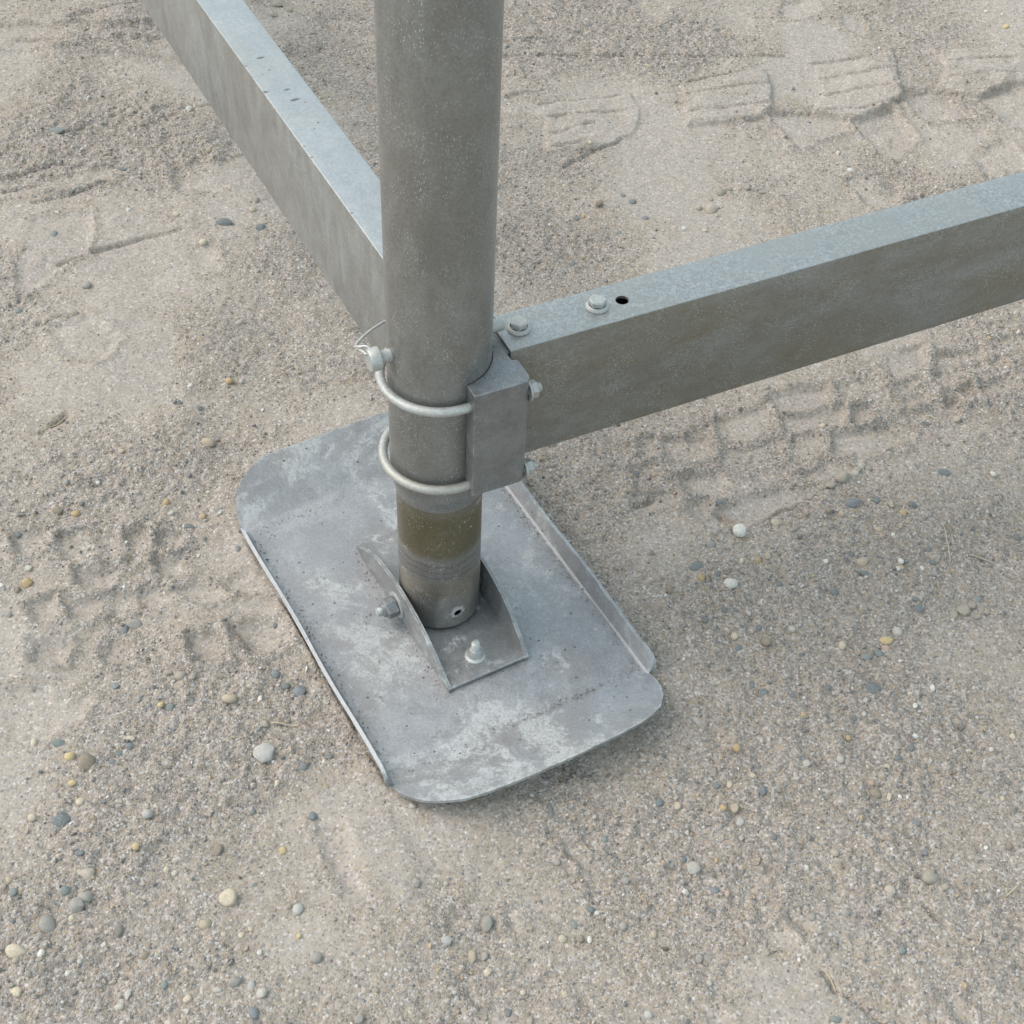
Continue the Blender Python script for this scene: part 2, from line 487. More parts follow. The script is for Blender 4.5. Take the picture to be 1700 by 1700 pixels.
for zU in (0.3560, 0.2506):
    a = 0.0571
    path = [(0.0800, -a, 0), (0.05, -a, 0), (0.012, -a, 0)] + [(a * math.cos(R(q)), a * math.sin(R(q)), 0) for q in range(-90, -271, -6)] + [(0.012, a, 0), (0.05, a, 0), (0.0800, a, 0)]
    bm = bmesh.new()
    sweep(bm, [(x, y, zU) for x, y, _ in path], 0.0047)
    ub = obj('u_bolt', bm, M_rod, br)
    for sgn in (-1, 1):
        Mx = along((1, 0, 0), (0.0662, sgn * a, zU))
        bm = bmesh.new()
        lathe(bm, [(0.005, 0), (0.0108, 0.0), (0.0108, 0.0019), (0.005, 0.0019)], 28, Mx)
        obj('washer', bm, M_nut, ub)
        bm = bmesh.new()
        prism(bm, hexa(0.0150, 0.2), 0.0021, 0.0102, 0.0012, Mx)
        obj('nut', bm, M_nut, ub, 25)

# locking pin through the post with its spring wire
pin = thing('locking_pin', 'pale grey pin with round head and bent wire loop pushed through the post', 'pin', frame(B1))
Mp = along((-1, 0, 0), (0.066, 0, 0.394))
bm = bmesh.new()
lathe(bm, [(0, 0), (0.0058, 0), (0.0063, 0.001), (0.0063, 0.128)], 24, Mp)
obj('shaft', bm, M_nut, pin)
bm = bmesh.new()
lathe(bm, [(0.0063, 0.1255), (0.0105, 0.1258), (0.0114, 0.1270), (0.0115, 0.1352), (0.0104, 0.1372), (0.0, 0.1378)], 28, Mp)
obj('pin_head', bm, M_rod, pin)
wire = catmull([(-0.0662, 0.004, 0.4018), (-0.0690, 0.009, 0.4035), (-0.0745, 0.014, 0.4010), (-0.0755, 0.021, 0.3965), (-0.0700, 0.0290, 0.3935), (-0.0560, 0.0395, 0.3925), (-0.0380, 0.0475, 0.3925),
                (-0.018, 0.0535, 0.3925), (0.008, 0.0570, 0.3930), (0.034, 0.0520, 0.3940), (0.054, 0.036, 0.3950), (0.062, 0.015, 0.3950), (0.063, 0.004, 0.3940)], 7)
bm = bmesh.new()
sweep(bm, wire, 0.0014, 8)
lower = catmull([(-0.0715, 0.0030, 0.3990), (-0.0740, 0.0105, 0.3990), (-0.0755, 0.0185, 0.3972)], 5)
sweep(bm, lower, 0.0014, 8)
obj('spring_wire', bm, M_rod, pin)

# ------------------------------------------------------------------ foot plate
fp = thing('foot_plate', 'wide scuffed grey steel foot plate with turned-up rims lying on the dirt', 'base plate', frame(PY))
ZT, TH = 0.0062, 0.0045
def itp(x, pts):
    return float(np.interp(x, [p[0] for p in pts], [p[1] for p in pts]))
LF = [(0.1885, -0.1530), (0.1910, -0.1541), (0.2044, -0.1521), (0.2187, -0.1460), (0.2319, -0.1359), (0.2427, -0.1223), (0.2526, -0.1037), (0.2570, -0.0820), (0.2605, -0.0476), (0.2620, -0.0112), (0.2629, 0.0200)]
RF = [(0.1885, 0.1570), (0.1905, 0.1573), (0.1938, 0.1578), (0.2052, 0.1570), (0.2216, 0.1537), (0.2353, 0.1472), (0.2485, 0.1347), (0.2562, 0.1186), (0.2599, 0.0975), (0.2624, 0.0643), (0.2629, 0.0300)]
LB = [(0.2045, -0.1545), (0.2202, -0.1542), (0.2372, -0.1479), (0.2489, -0.1411), (0.2583, -0.1324), (0.2641, -0.1234), (0.2732, -0.1084), (0.2772, -0.0954), (0.2782, -0.0782), (0.2786, -0.0600), (0.2788, -0.0300)]
RB = [(a_, 0.0035 - w_) for a_, w_ in LB]
def lip_z(d, slope):                       # short bend radius, then a straight slope
    return slope * (d - 0.003 * (1 - math.exp(-d / 0.003)))
stations = []
for k in np.linspace(1, 0, 34):
    a = 0.2045 + 0.0743 * (1 - (1 - k) ** 2)
    stations.append((-a, itp(a, LB), itp(a, RB), ZT + lip_z(a - 0.2045, 0.45)))
for k in range(1, 10):
    stations.append((-0.2045 + 0.393 * k / 10, -0.1530, 0.1570, ZT))
for k in np.linspace(0, 1, 34):
    a = 0.1885 + 0.0744 * (1 - (1 - k) ** 2)
    stations.append((a, itp(a, LF), itp(a, RF), ZT + lip_z(a - 0.1885, 0.40)))
bm = bmesh.new()
NC = 20
topv, botv = [], []
for u_, l_, r_, z_ in stations:
    ws = [l_ + (r_ - l_) * k / NC for k in range(NC + 1)]
    wob = [0.0006 * math.sin(9 * w + 5 * u_) * math.sin(14 * u_ + 1) + 0.0005 * math.sin(31 * w + 23 * u_) for w in ws]
    topv.append([bm.verts.new((u_, w, z_ + d)) for w, d in zip(ws, wob)])
    botv.append([bm.verts.new((u_, w, z_ + d - TH)) for w, d in zip(ws, wob)])
ns = len(stations)
for i in range(ns - 1):
    for j in range(NC):
        bm.faces.new((topv[i][j], topv[i + 1][j], topv[i + 1][j + 1], topv[i][j + 1]))
        bm.faces.new((botv[i][j], botv[i][j + 1], botv[i + 1][j + 1], botv[i + 1][j]))
    for j in (0, NC):
        bm.faces.new((topv[i][j], topv[i + 1][j], botv[i + 1][j], botv[i][j]))
for i in (0, ns - 1):
    for j in range(NC):
        bm.faces.new((topv[i][j], topv[i][j + 1], botv[i][j + 1], botv[i][j]))
obj('plate', bm, M_plate, fp, 28)

def side_flange(w0, sgn, u0, u1, hgt):
    """Turned-up rim: a bent strip with a bend radius at its foot and rounded ends."""
    bm = bmesh.new()
    prof = []                                  # (outward shift, height) of the inner surface
    for k in range(5):
        a = R(76) * k / 4
        prof.append((0.004 * math.sin(a), 0.004 * (1 - math.cos(a))))
    lean = R(14)
    x0, z0 = prof[-1]
    for k in range(1, 5):
        q = hgt * k / 4
        prof.append((x0 + q * math.sin(lean), z0 + q * math.cos(lean)))
    us = np.concatenate([u0 + 0.016 * np.linspace(0, 1, 7)[:-1] ** 2, np.linspace(u0 + 0.016, u1 - 0.016, 14), u1 - 0.016 * np.linspace(1, 0, 7)[1:] ** 2])
    A, B = [], []
    for u_ in us:
        e = min(u_ - u0, u1 - u_)
        k = 1 if e > 0.014 else math.sqrt(max(0, 1 - (1 - e / 0.014) ** 2))
        k = 0.18 + 0.82 * k
        ra, rb_ = [], []
        for i, (x, z) in enumerate(prof):
            zz, xx = z * (k if i > 4 else 1), x
            d = 0.0008 * math.sin(u_ * 31) * (z / hgt)
            nx, nz = (math.cos(lean), -math.sin(lean)) if i >= 4 else (math.sin(R(76) * i / 4), -math.cos(R(76) * i / 4))
            ra.append(bm.verts.new((u_, w0 + sgn * (xx - 0.004 + d), ZT + zz + 0.0004)))
            rb_.append(bm.verts.new((u_, w0 + sgn * (xx - 0.004 + d + TH * 0.85 * nx), ZT + zz + TH * 0.85 * nz + 0.0004)))
        A.append(ra)
        B.append(rb_)
    n, m = len(us), len(prof)
    for i in range(n - 1):
        for j in range(m - 1):
            bm.faces.new((A[i][j], A[i + 1][j], A[i + 1][j + 1], A[i][j + 1]))
            bm.faces.new((B[i][j], B[i][j + 1], B[i + 1][j + 1], B[i + 1][j]))
        for j in (0, m - 1):
            bm.faces.new((A[i][j], A[i + 1][j], B[i + 1][j], B[i][j]))
    for i in (0, n - 1):
        for j in range(m - 1):
            bm.faces.new((A[i][j], A[i][j + 1], B[i][j + 1], B[i][j]))
    return bm
obj('side_rim', side_flange(-0.1530, -1, -0.199, 0.1915, 0.0185), M_plate, fp, 40)
obj('side_rim', side_flange(0.1570, 1, -0.199, 0.1955, 0.0205), M_plate, fp, 40)

# U-shaped shoe that holds the leg
bm = bmesh.new()
prism(bm, [(-0.1185, -0.0468), (0.1155, -0.0468), (0.1155, 0.0476), (-0.1185, 0.0476)], ZT + 0.0012, ZT + 0.0056, 0.0006)
shoe = obj('leg_shoe', bm, M_shoe, fp, 30)
def arc_z(u_):
    c, hh = 0.1172, 0.0535
    rad = (c * c + hh * hh) / (2 * hh)
    return max(0.0, math.sqrt(max(0, rad * rad - (u_ + 0.001) ** 2)) - (rad - hh))
for w0, sgn in ((-0.0490, 1), (0.0498, -1)):
    n = 30
    us = [-0.1172 + 0.2334 * k / n for k in range(n + 1)]
    bm = bmesh.new()
    rows = []
    for face in (0, 1):
        w_ = w0 + (0.0042 * sgn if face else 0)
        rows.append([[bm.verts.new((u_, w_ - sgn * 0.06 * (arc_z(u_) * q), ZT + 0.0015 + max(0.004, arc_z(u_)) * q)) for q in (0, 0.5, 1)] for u_ in us])
    for i in range(n):
        for q in (0, 1):
            for f in (0, 1):
                bm.faces.new((rows[f][i][q], rows[f][i + 1][q], rows[f][i + 1][q + 1], rows[f][i][q + 1]))
        for q in (0, 2):
            bm.faces.new((rows[0][i][q], rows[0][i + 1][q], rows[1][i + 1][q], rows[1][i][q]))
    for i in (0, n):
        for q in (0, 1):
            bm.faces.new((rows[0][i][q], rows[0][i][q + 1], rows[1][i][q + 1], rows[1][i][q]))
    obj('side_wall', bm, M_shoe, shoe, 40)

def threaded(bm, r, z0, z1, M, pitch=0.0016):
    prof = [(0, z0), (r, z0)]
    z = z0
    while z < z1 - pitch:
        prof += [(r, z), (r * 0.88, z + pitch / 2)]
        z += pitch
    prof += [(r * 0.95, z1 - 0.0006), (r * 0.8, z1), (0, z1)]
    lathe(bm, prof, 20, M)

Mb = along((0, -1, -0.04), (-0.003, 0.062, 0.0335))
bm = bmesh.new()
threaded(bm, 0.0055, 0.0095, 0.1385, Mb)
pv = obj('pivot_bolt', bm, M_nut, fp, 50)
bm = bmesh.new()
lathe(bm, [(0.0056, 0.1125), (0.0158, 0.1125), (0.0160, 0.1135), (0.0158, 0.1150), (0.0056, 0.1150)], 32, Mb)
obj('washer', bm, M_rod, pv)
bm = bmesh.new()
prism(bm, hexa(0.0212, 0.3), 0.1152, 0.1285, 0.0014, Mb)
lathe(bm, [(0.0086, 0.1280), (0.0082, 0.1318), (0.0064, 0.1330), (0.0056, 0.1330)], 24, Mb)
obj('nut', bm, M_brk, pv, 28)
for uu in (0.0885,):
    Ms = along((0, 0, 1), (uu, -0.0018, ZT + 0.0056))
    bm = bmesh.new()
    threaded(bm, 0.0046, 0.0, 0.0225, Ms)
    sb = obj('base_bolt', bm, M_nut, fp, 50)
    bm = bmesh.new()
    lathe(bm, [(0.0118, 0.0), (0.0116, 0.0012), (0.0088, 0.0026), (0.0080, 0.0044), (0.0066, 0.0100), (0.0058, 0.0120), (0.0047, 0.0124)], 24, Ms)
    obj('flange_nut', bm, M_nut, sb)

# ------------------------------------------------------------------ ground
def mm_pts(s):
    return [tuple(float(v) / 1000 for v in e.split(',')) for e in s.split()]
# prints left by tyres and feet: (height mm, edge mm, outline in mm on the ground)
PRINTS = [
 (8,2.6,'553,1217 622,1240 690,1289 692,1226 688,1180 695,1141 656,1108 601,1069 540,1082 554,1142'),
 (8,2.6,'774,1287 841,1304 918,1339 929,1302 914,1202 880,1191 819,1153 785,1155 756,1172 774,1234'),
 (6.5,2.6,'317,1126 392,1160 463,1194 470,1141 463,1068 393,1032 323,1015 326,1076'),
 (5,2.8,'90,1053 167,1086 235,1108 248,1058 247,1018 230,977 168,928 99,903 97,1004'),
 (-8,3,'598,1064 667,1109 696,1022 655,969 633,976'),
 (-7,3,'819,1151 880,1191 912,1162 892,1064 853,1067'),
 (-8,3,'684,1160 758,1167 773,1149 797,1088 722,1074'),
 (-7,3,'459,1070 535,1082 590,1064 593,1045 502,979'),
 (-7,5,'571,900 598,920 643,915 663,887 636,834 591,826'),
 (-5,5,'778,980 840,1022 861,988 853,947 793,920'),
 (-5,5,'619,1408 643,1416 662,1384 651,1344 617,1363'),
 (-4,5,'513,1431 572,1449 583,1416 542,1377 509,1385'),
 (-8,4,'689,432 736,452 746,425 694,405'),
 (-8,4,'637,412 679,427 684,404 642,388'),
 (-8,4,'724,520 773,543 773,514 729,496'),
 (-8,4,'586,397 612,410 621,391 589,377'),
 (-8,4,'629,441 669,458 674,435 635,419'),
 (-8,4,'682,464 730,486 738,464 690,439'),
 (-8,4,'534,397 566,409 572,387 537,373'),
 (-8,4,'581,368 610,376 612,355 584,344'),
 (-8,4,'230,292 256,300 257,265 233,255'),
 (-8,4,'296,309 323,324 325,303 299,291'),
 (-8,4,'223,194 277,208 283,187 228,164'),
 (-8,4,'287,183 316,193 347,153 316,144'),
 (-8,4,'260,290 322,311 323,270 261,245'),
 (-8,4,'329,333 407,370 408,318 366,298 331,304'),
 (-8,4,'408,379 445,395 483,407 482,371 417,353'),
 (-8,4,'420,344 506,371 503,342 420,310'),
 (-8,4,'492,403 565,427 562,404 508,382'),
 (-8,4,'428,302 462,322 467,284 427,261'),
 (-8,4,'335,275 416,302 422,269 345,243'),
 (-8,4,'512,365 540,376 546,354 511,334'),
 (-8,4,'224,238 253,256 255,232 229,198'),
 (-8,4,'281,230 339,242 336,195 288,203'),
 (-8,4,'374,257 421,254 422,240 380,217'),
 (-8,4,'479,310 569,347 594,332 540,286 478,273'),
 (-8,4,'434,241 474,264 502,254 457,215'),
 (-8,4,'321,174 382,206 435,219 450,205 397,180 356,150'),
 (-8,4,'573,414 599,425 609,394 574,378'),
 (-8,4,'611,385 660,403 657,367 615,351'),
 (-8,4,'572,474 625,497 629,464 575,432'),
 (-8,4,'635,479 702,503 708,471 638,442'),
 (-9,5,'-503,79 -468,81 -465,54 -490,44'),
 (-9,5,'-453,77 -423,82 -403,50 -424,37 -441,47'),
 (-9,5,'-419,85 -386,84 -372,52 -398,47'),
 (-9,5,'-375,85 -352,95 -342,62 -362,34'),
 (-9,5,'-343,90 -314,89 -311,64 -334,55'),
 (-9,5,'-462,-28 -435,-16 -422,-38 -441,-50'),
 (-9,5,'-418,-23 -388,-13 -378,-33 -403,-45'),
 (-9,5,'-384,-15 -352,-5 -341,-25 -367,-37'),
 (-9,5,'-349,-7 -321,12 -297,-9 -329,-27'),
 (-9,5,'-307,3 -271,13 -247,-3 -275,-18'),
 (-9,5,'-262,19 -223,33 -199,10 -243,5'),
 (-9,5,'-229,-43 -173,-32 -160,-66 -197,-81'),
 (-9,5,'-444,-75 -405,-77 -408,-102 -440,-106'),
 (-9,5,'-363,-70 -331,-72 -329,-102 -357,-99'),
 (-9,5,'-276,-64 -242,-57 -225,-90 -260,-97'),
 (-9,5,'-337,49 -299,57 -292,30 -323,20'),
 (-9,5,'-421,24 -377,27 -380,3 -414,3'),
 (-7,5,'-106,-282 -81,-293 -60,-334 -39,-374 -57,-378 -84,-336'),
 (-6,5,'136,-278 144,-275 191,-324 177,-329 160,-317'),
 (-5,5,'31,-462 43,-462 56,-477 38,-480'),
 (-5,5,'18,-465 27,-461 37,-480 25,-485'),
 (-4,5,'50,-445 56,-445 74,-462 67,-465'),
 (5,5,'-81,-273 -35,-261 4,-321 -9,-359 -39,-352 -70,-297'),
 (-5,5,'94,-371 100,-369 107,-388 99,-391'),
 (-4,5,'419,-436 426,-434 477,-462 467,-464'),
 (-4,5,'432,-431 440,-431 495,-463 484,-466'),
 (-5,5,'276,-430 289,-425 306,-440 287,-446'),
 (-5,5,'269,-455 289,-450 304,-471 282,-479'),
 (-4,5,'499,-434 510,-429 534,-461 520,-466'),
 (-4,5,'578,-378 591,-373 598,-399 583,-404'),
 (-3,5,'345,-374 375,-354 394,-373 368,-392 348,-387'),
 (-5,5,'-637,675 -562,697 -548,652 -549,603 -577,571 -607,494 -627,548 -627,581'),
 (-5,5,'-552,436 -509,470 -458,426 -471,382 -513,383'),
 (-4,5,'-399,625 -372,643 -347,586 -376,574'),
 (-4,5,'-723,741 -551,801 -545,774 -716,715'),
 (-6,5,'-460,814 -352,858 -329,815 -393,760 -448,766'),
 (-6,8,'-479,-143 -415,-144 -362,-154 -362,-184 -410,-206 -462,-201'),
]
# single creases and small ridges: (height mm, width mm, course)
CREASES = [
 (-2.5,5,'547,1227 687,1278'),
 (-2.5,5,'558,1182 688,1226'),
 (-2.5,5,'559,1133 680,1169'),
 (-2.5,5,'549,1088 626,1100 694,1131'),
 (-2,5,'792,1294 911,1322'),
 (-2,5,'782,1251 908,1279'),
 (-2,5,'782,1199 903,1227'),
 (-2.5,5,'335,1149 466,1189'),
 (-2.5,5,'327,1101 468,1146'),
 (-2.5,5,'328,1050 461,1094'),
 (-2,5,'332,1021 455,1053'),
 (-2.5,5,'90,1058 232,1108'),
 (-2.5,5,'104,1019 242,1062'),
 (-2.5,5,'96,908 157,942'),
 (-3,5,'128,878 227,977'),
 (-2,5,'103,970 178,1011'),
 (-3,6,'23,1194 207,1212 411,1230 499,1245'),
 (-2.5,6,'21,1238 155,1258'),
 (-3,6,'28,1072 94,1094'),
 (-3,6,'-697,736 -645,756'),
 (-3,6,'-643,711 -591,740 -540,769'),
 (-3,6,'-576,581 -504,631 -421,674'),
 (-3,6,'-572,447 -515,474'),
 (-4,8,'-711,764 -640,809 -588,808'),
 (-4,8,'-723,1246 -660,1274 -602,1310'),
 (-4,8,'-648,895 -559,975 -433,988'),
 (-3,7,'-785,1162 -678,1162 -540,1187'),
 (4,9,'-808,1119 -672,1139 -499,1123'),
 (4,9,'-832,1206 -653,1210 -568,1233'),
 (-4,6,'-514,242 -493,276'),
 (-3,5,'223,179 251,194'),
 (-4,6,'355,146 414,181 450,199'),
 (-3,6,'329,171 356,154'),
 (3,5,'145,-304 160,-317'),
 (-2.5,4,'409,-435 437,-454 455,-465'),
 (2.5,4,'358,-362 376,-385'),
 (-2,4,'367,-357 385,-378'),
 (-2.5,5,'394,-415 403,-435'),
 (-3,5,'502,-340 517,-360'),
]
# where the surface is gravelly (+) or dusty (-): x, y, radius in mm, amount
BLOBS = ''.join((
 '459,-7,235,0.9 344,-176,190,1 477,-130,164,1 274,-322,123,0.8 621,141,125,0.8 517,183,101,0.8 396,59,129,0.8 216,-184,109,0.6 -335,-389,132,0.8 -253,-213,158,0.8 -166,-170,110,0.7 -342,-451,103,0.9 -231,-474,127,0.6 -140,-346,81,0.5 100,663,160,0.9 78,841,127,0.7 43,1308,145,0.9 189,1282,180,0.8 399,1304,145,0.7 -524,950,142,0.9 -434,875,107,0.9 -657,838,127,0.6 -627,1199,176,0.6 -271,1296,144,0.7 -275,1156,139,0.7 -259,618,118,0.6 -275,446,130,0.6 -448,215,128,0.6 -374,149,100,0.8 -321,257,122,0.6 704,1235,106,0.8 612,922,97,0.9 389,822,95,0.8 586,405,138,0.7 719,476,113,0.7 379,310,89,0.6 -23,-339,88,0.5 81,-397,99,0.5 390,-347,135,0.6 533,-371,100,0.4 153,-225,79,0.5 -408,-174,66,-1 -383,-340,41,-0.6 -271,-417,46,-0.6 -357,802,94,-0.7 591,1147,92,-0.9 677,1047,101,-0.9 765,986,99,-0.8 189,1108,91,-0.6 355,-412,52,-0.6 416,-273,42,-0.8 401,-360,54,-0.7 -33,-293,62,-0.7 114,-363,40,-0.4 369,172,84,-0.8 298,218,86,-0.6 257,115,58,-0.7 644,-38,46,-0.7 234,824,63,-0.5 -297,887,64,-0.5 -453,602,88,-0.4 -360,344,81,-0.5 -89,-275,28,-0.5 -191,-7,78,-0.5 499,-404,79,-0.5'
))

def axis(a, b, step, far):
    mid = np.arange(a, b + step / 2, step)
    g, d, lo, hi = step, 0.0, [], []
    while d < far:
        g *= 1.25
        d += g
        lo.append(a - d)
        hi.append(mid[-1] + d)
    return np.array(lo[::-1] + list(mid) + hi)
gx = axis(-0.98, 1.08, 0.0021, 45)
gy = axis(-0.56, 1.62, 0.0021, 45)
X, Y = np.meshgrid(gx, gy)

def vnoise(x, y, scale, seed):
    r_ = np.random.default_rng(seed)
    n = 256
    tab = r_.random((n, n)).astype(np.float32)
    u, v = x / scale + 71.3, y / scale + 37.7
    iu, iv = np.floor(u).astype(np.int64), np.floor(v).astype(np.int64)
    fu, fv = (u - iu).astype(np.float32), (v - iv).astype(np.float32)
    fu, fv = fu * fu * fu * (fu * (fu * 6 - 15) + 10), fv * fv * fv * (fv * (fv * 6 - 15) + 10)
    a, b = iu % n, iv % n
    a2, b2 = (a + 1) % n, (b + 1) % n
    return (tab[b, a] * (1 - fu) + tab[b, a2] * fu) * (1 - fv) + (tab[b2, a] * (1 - fu) + tab[b2, a2] * fu) * fv - 0.5
def fbm(x, y, scale, seed, octs=4, gain=0.5):
    s, amp = 0, 1.0
    for k in range(octs):
        s = s + amp * vnoise(x * (0.8 if k % 2 else 1) + y * (0.6 if k % 2 else 0), y * (0.8 if k % 2 else 1) - x * (0.6 if k % 2 else 0), scale, seed + k)
        scale, amp = scale / 2.03, amp * gain
    return s

H = fbm(X, Y, 0.45, 3, 3) * 0.020 + fbm(X, Y, 0.11, 20, 3) * 0.0060
G = np.full(X.shape, 0.36) + 0.95 * fbm(X, Y, 0.20, 40, 5, 0.6)
for e in BLOBS.split():
    bx, by, br_, bv = (float(v) for v in e.split(','))
    d2 = ((X - bx / 1000) ** 2 + (Y - by / 1000) ** 2) / (br_ / 1000) ** 2
    G += 0.55 * bv * np.exp(-1.6 * d2)

def window(pts, pad):
    xs, ys = [p[0] for p in pts], [p[1] for p in pts]
    return (slice(np.searchsorted(gy, min(ys) - pad), np.searchsorted(gy, max(ys) + pad)),
            slice(np.searchsorted(gx, min(xs) - pad), np.searchsorted(gx, max(xs) + pad)))
def segdist(x, y, p, q):
    dx, dy = q[0] - p[0], q[1] - p[1]
    t = np.clip(((x - p[0]) * dx + (y - p[1]) * dy) / (dx * dx + dy * dy + 1e-12), 0, 1)
    return np.hypot(x - p[0] - t * dx, y - p[1] - t * dy)
WX, WY = fbm(X, Y, 0.035, 60, 4, 0.7) * 0.0068, fbm(X, Y, 0.035, 70, 4, 0.7) * 0.0068     # crumbly outline
DUST = np.zeros(X.shape)
WORN = np.clip(0.85 + 1.0 * fbm(X, Y, 0.10, 80, 4, 0.6), 0.3, 1.2)          # prints partly crumbled away
for h, soft, s in PRINTS:
    pts = mm_pts(s)
    w = window(pts, 0.05)
    if w[0].start >= w[0].stop or w[1].start >= w[1].stop:
        continue
    x, y = X[w] + WX[w] * soft / 5, Y[w] + WY[w] * soft / 5
    d = np.full(x.shape, 9.0)
    ins = np.zeros(x.shape, bool)
    for p, q in zip(pts, pts[1:] + pts[:1]):
        d = np.minimum(d, segdist(x, y, p, q))
        with np.errstate(divide='ignore', invalid='ignore'):
            ins ^= ((p[1] > y) != (q[1] > y)) & (x < (q[0] - p[0]) * (y - p[1]) / (q[1] - p[1] + 1e-12) + p[0])
    sd_ = np.where(ins, -d, d)
    h = h * WORN[w]
    k = 1 / (1 + np.exp(np.clip(sd_ / (soft / 1000 * 0.42), -30, 30)))
    H[w] += (1.15 if soft < 3.5 else 0.72) * h / 1000 * k
    if np.mean(h) < 0:                                             # pressed soil swells up around the print
        H[w] += -h / 1000 * 0.30 * np.exp(-((sd_ - 0.007) / 0.007) ** 2)
        G[w] += -0.42 * k + 0.28 * np.exp(-((sd_ - 0.008) / 0.008) ** 2)
    else:
        G[w] += -0.25 * k
    DUST[w] = np.maximum(DUST[w], k)
for h, wd, s in CREASES:
    pts = mm_pts(s)
    w = window(pts, 0.03)
    if w[0].start >= w[0].stop or w[1].start >= w[1].stop:
        continue
    x, y = X[w] + WX[w] * 0.6, Y[w] + WY[w] * 0.6
    d = np.full(x.shape, 9.0)
    for p, q in zip(pts, pts[1:]):
        d = np.minimum(d, segdist(x, y, p, q))
    br_ = 0.6 + 0.9 * np.clip(fbm(X[w], Y[w], 0.03, 90, 2) + 0.4, 0, 1)
    H[w] += 1.8 * h / 1000 * br_ * np.exp(-(d / (wd / 1000 * 0.62)) ** 2)
    G[w] += 0.25 * np.exp(-(d / (wd / 1000)) ** 2)
# dragged ripples behind the beams
rip = np.clip((Y - 0.70) / 0.2, 0, 1) * np.clip((0.35 - X) / 0.3, 0, 1)
H += rip * 0.004 * vnoise(X * 0.35 + Y * 0.05, Y, 0.030, 111) * 2
G = np.clip(G, 0, 1.25)
# crumbs and grains: rough where gravelly, smooth where the dust was pressed
near = (np.abs(X) < 1.4) & (Y > -0.9) & (Y < 2)
rough_ = np.where(near, 0.30 + 1.35 * np.clip(G, 0, 1.1) ** 1.6, 0.3)
H += rough_ * (fbm(X, Y, 0.026, 130, 3, 0.6) * 0.0034 + np.abs(fbm(X, Y, 0.0115, 140, 2, 0.6)) * 0.0028 + vnoise(X, Y, 0.0055, 150) * 0.0010)
# bed of the foot plate
cu, su = math.cos(PY), math.sin(PY)
U_, V_ = X * cu + Y * su, -X * su + Y * cu
dx_, dy_ = np.maximum(np.abs(U_ + 0.018) - 0.235, 0), np.maximum(np.abs(V_ - 0.002) - 0.135, 0)
dp = np.hypot(dx_, dy_)
k = np.clip(dp / 0.055, 0, 1)
k = k * k * (3 - 2 * k)
H = H * (0.12 + 0.88 * k) - 0.0012 * (1 - k)
H = np.where(dp < 0.003, np.minimum(H, 0.0006), H)
rim = np.abs(V_ - 0.002) - 0.157                          # soil banked against the side rims
H += 0.0065 * np.exp(-(np.clip(rim - 0.004, 0, 1) / 0.014) ** 2) * (rim > 0.002) * (np.abs(U_) < 0.2) * np.clip(0.55 + 1.6 * fbm(X, Y, 0.06, 160, 3), 0, 1.3)
H = np.where((np.abs(X) > 5) | (np.abs(Y) > 5), H * 0.4, H)

ny, nx = X.shape
co = np.stack([X, Y, H], -1).reshape(-1, 3).astype(np.float32)
idx = np.arange(nx * ny).reshape(ny, nx)
quads = np.stack([idx[:-1, :-1], idx[:-1, 1:], idx[1:, 1:], idx[1:, :-1]], -1).reshape(-1, 4)
me = bpy.data.meshes.new('ground')
me.vertices.add(len(co))
me.vertices.foreach_set('co', co.ravel())
me.loops.add(quads.size)
me.loops.foreach_set('vertex_index', quads.ravel().astype(np.int32))
me.polygons.add(len(quads))
me.polygons.foreach_set('loop_start', np.arange(0, quads.size, 4, dtype=np.int32))
me.polygons.foreach_set('use_smooth', np.ones(len(quads), bool))
for nm, arr in (('gravel', G), ('dust', DUST)):
    at = me.attributes.new(nm, 'FLOAT', 'POINT')
    at.data.foreach_set('value', arr.ravel().astype(np.float32))
me.update()
ground = bpy.data.objects.new('ground', me)
COL.objects.link(ground)
ground['kind'] = 'structure'

t = NT('sandy_dirt')
co_ = t.coord('Object')
g, du = t.attr('gravel'), t.attr('dust')
n_big, n_mid, n_fine = t.noise(co_, 3.2, 5, 0.6), t.noise(co_, 17, 6, 0.62, 0.4), t.noise(co_, 130, 5, 0.7)
col = t.mix(t.rng(n_big, 0.35, 0.65), (0.335, 0.291, 0.245), (0.365, 0.320, 0.273))
col = t.mix(t.math('MULTIPLY', t.rng(n_mid, 0.48, 0.68), 0.65), col, (0.300, 0.249, 0.180))          # ochre sand
col = t.mix(t.math('MULTIPLY', t.rng(t.noise(co_, 7, 4, 0.6, 0.8), 0.56, 0.70), 0.40), col, (0.375, 0.308, 0.255))
col = t.mix(t.math('MULTIPLY', t.rng(g, 0.08, 0.40, 1, 0), 0.75), col, (0.385, 0.345, 0.306))       # bare compacted dust
col = t.mix(t.math('MULTIPLY', t.rng(g, 0.35, 1.0), 0.65), col, (0.275, 0.237, 0.202))
col = t.mix(t.math('MULTIPLY', t.rng(du, 0.4, 0.9), 0.35), col, (0.378, 0.335, 0.293))               # pressed pale dust
PAL = [(0.0, (0.330, 0.287, 0.243)), (0.16, (0.420, 0.375, 0.339)), (0.30, (0.240, 0.207, 0.177)), (0.42, (0.480, 0.444, 0.414)), (0.52, (0.360, 0.287, 0.212)),
       (0.60, (0.200, 0.197, 0.197)), (0.68, (0.400, 0.331, 0.293)), (0.73, (0.150, 0.163, 0.172)), (0.83, (0.580, 0.553, 0.526)), (0.89, (0.440, 0.345, 0.223)), (0.94, (0.110, 0.099, 0.096)), (0.97, (0.680, 0.652, 0.627))]
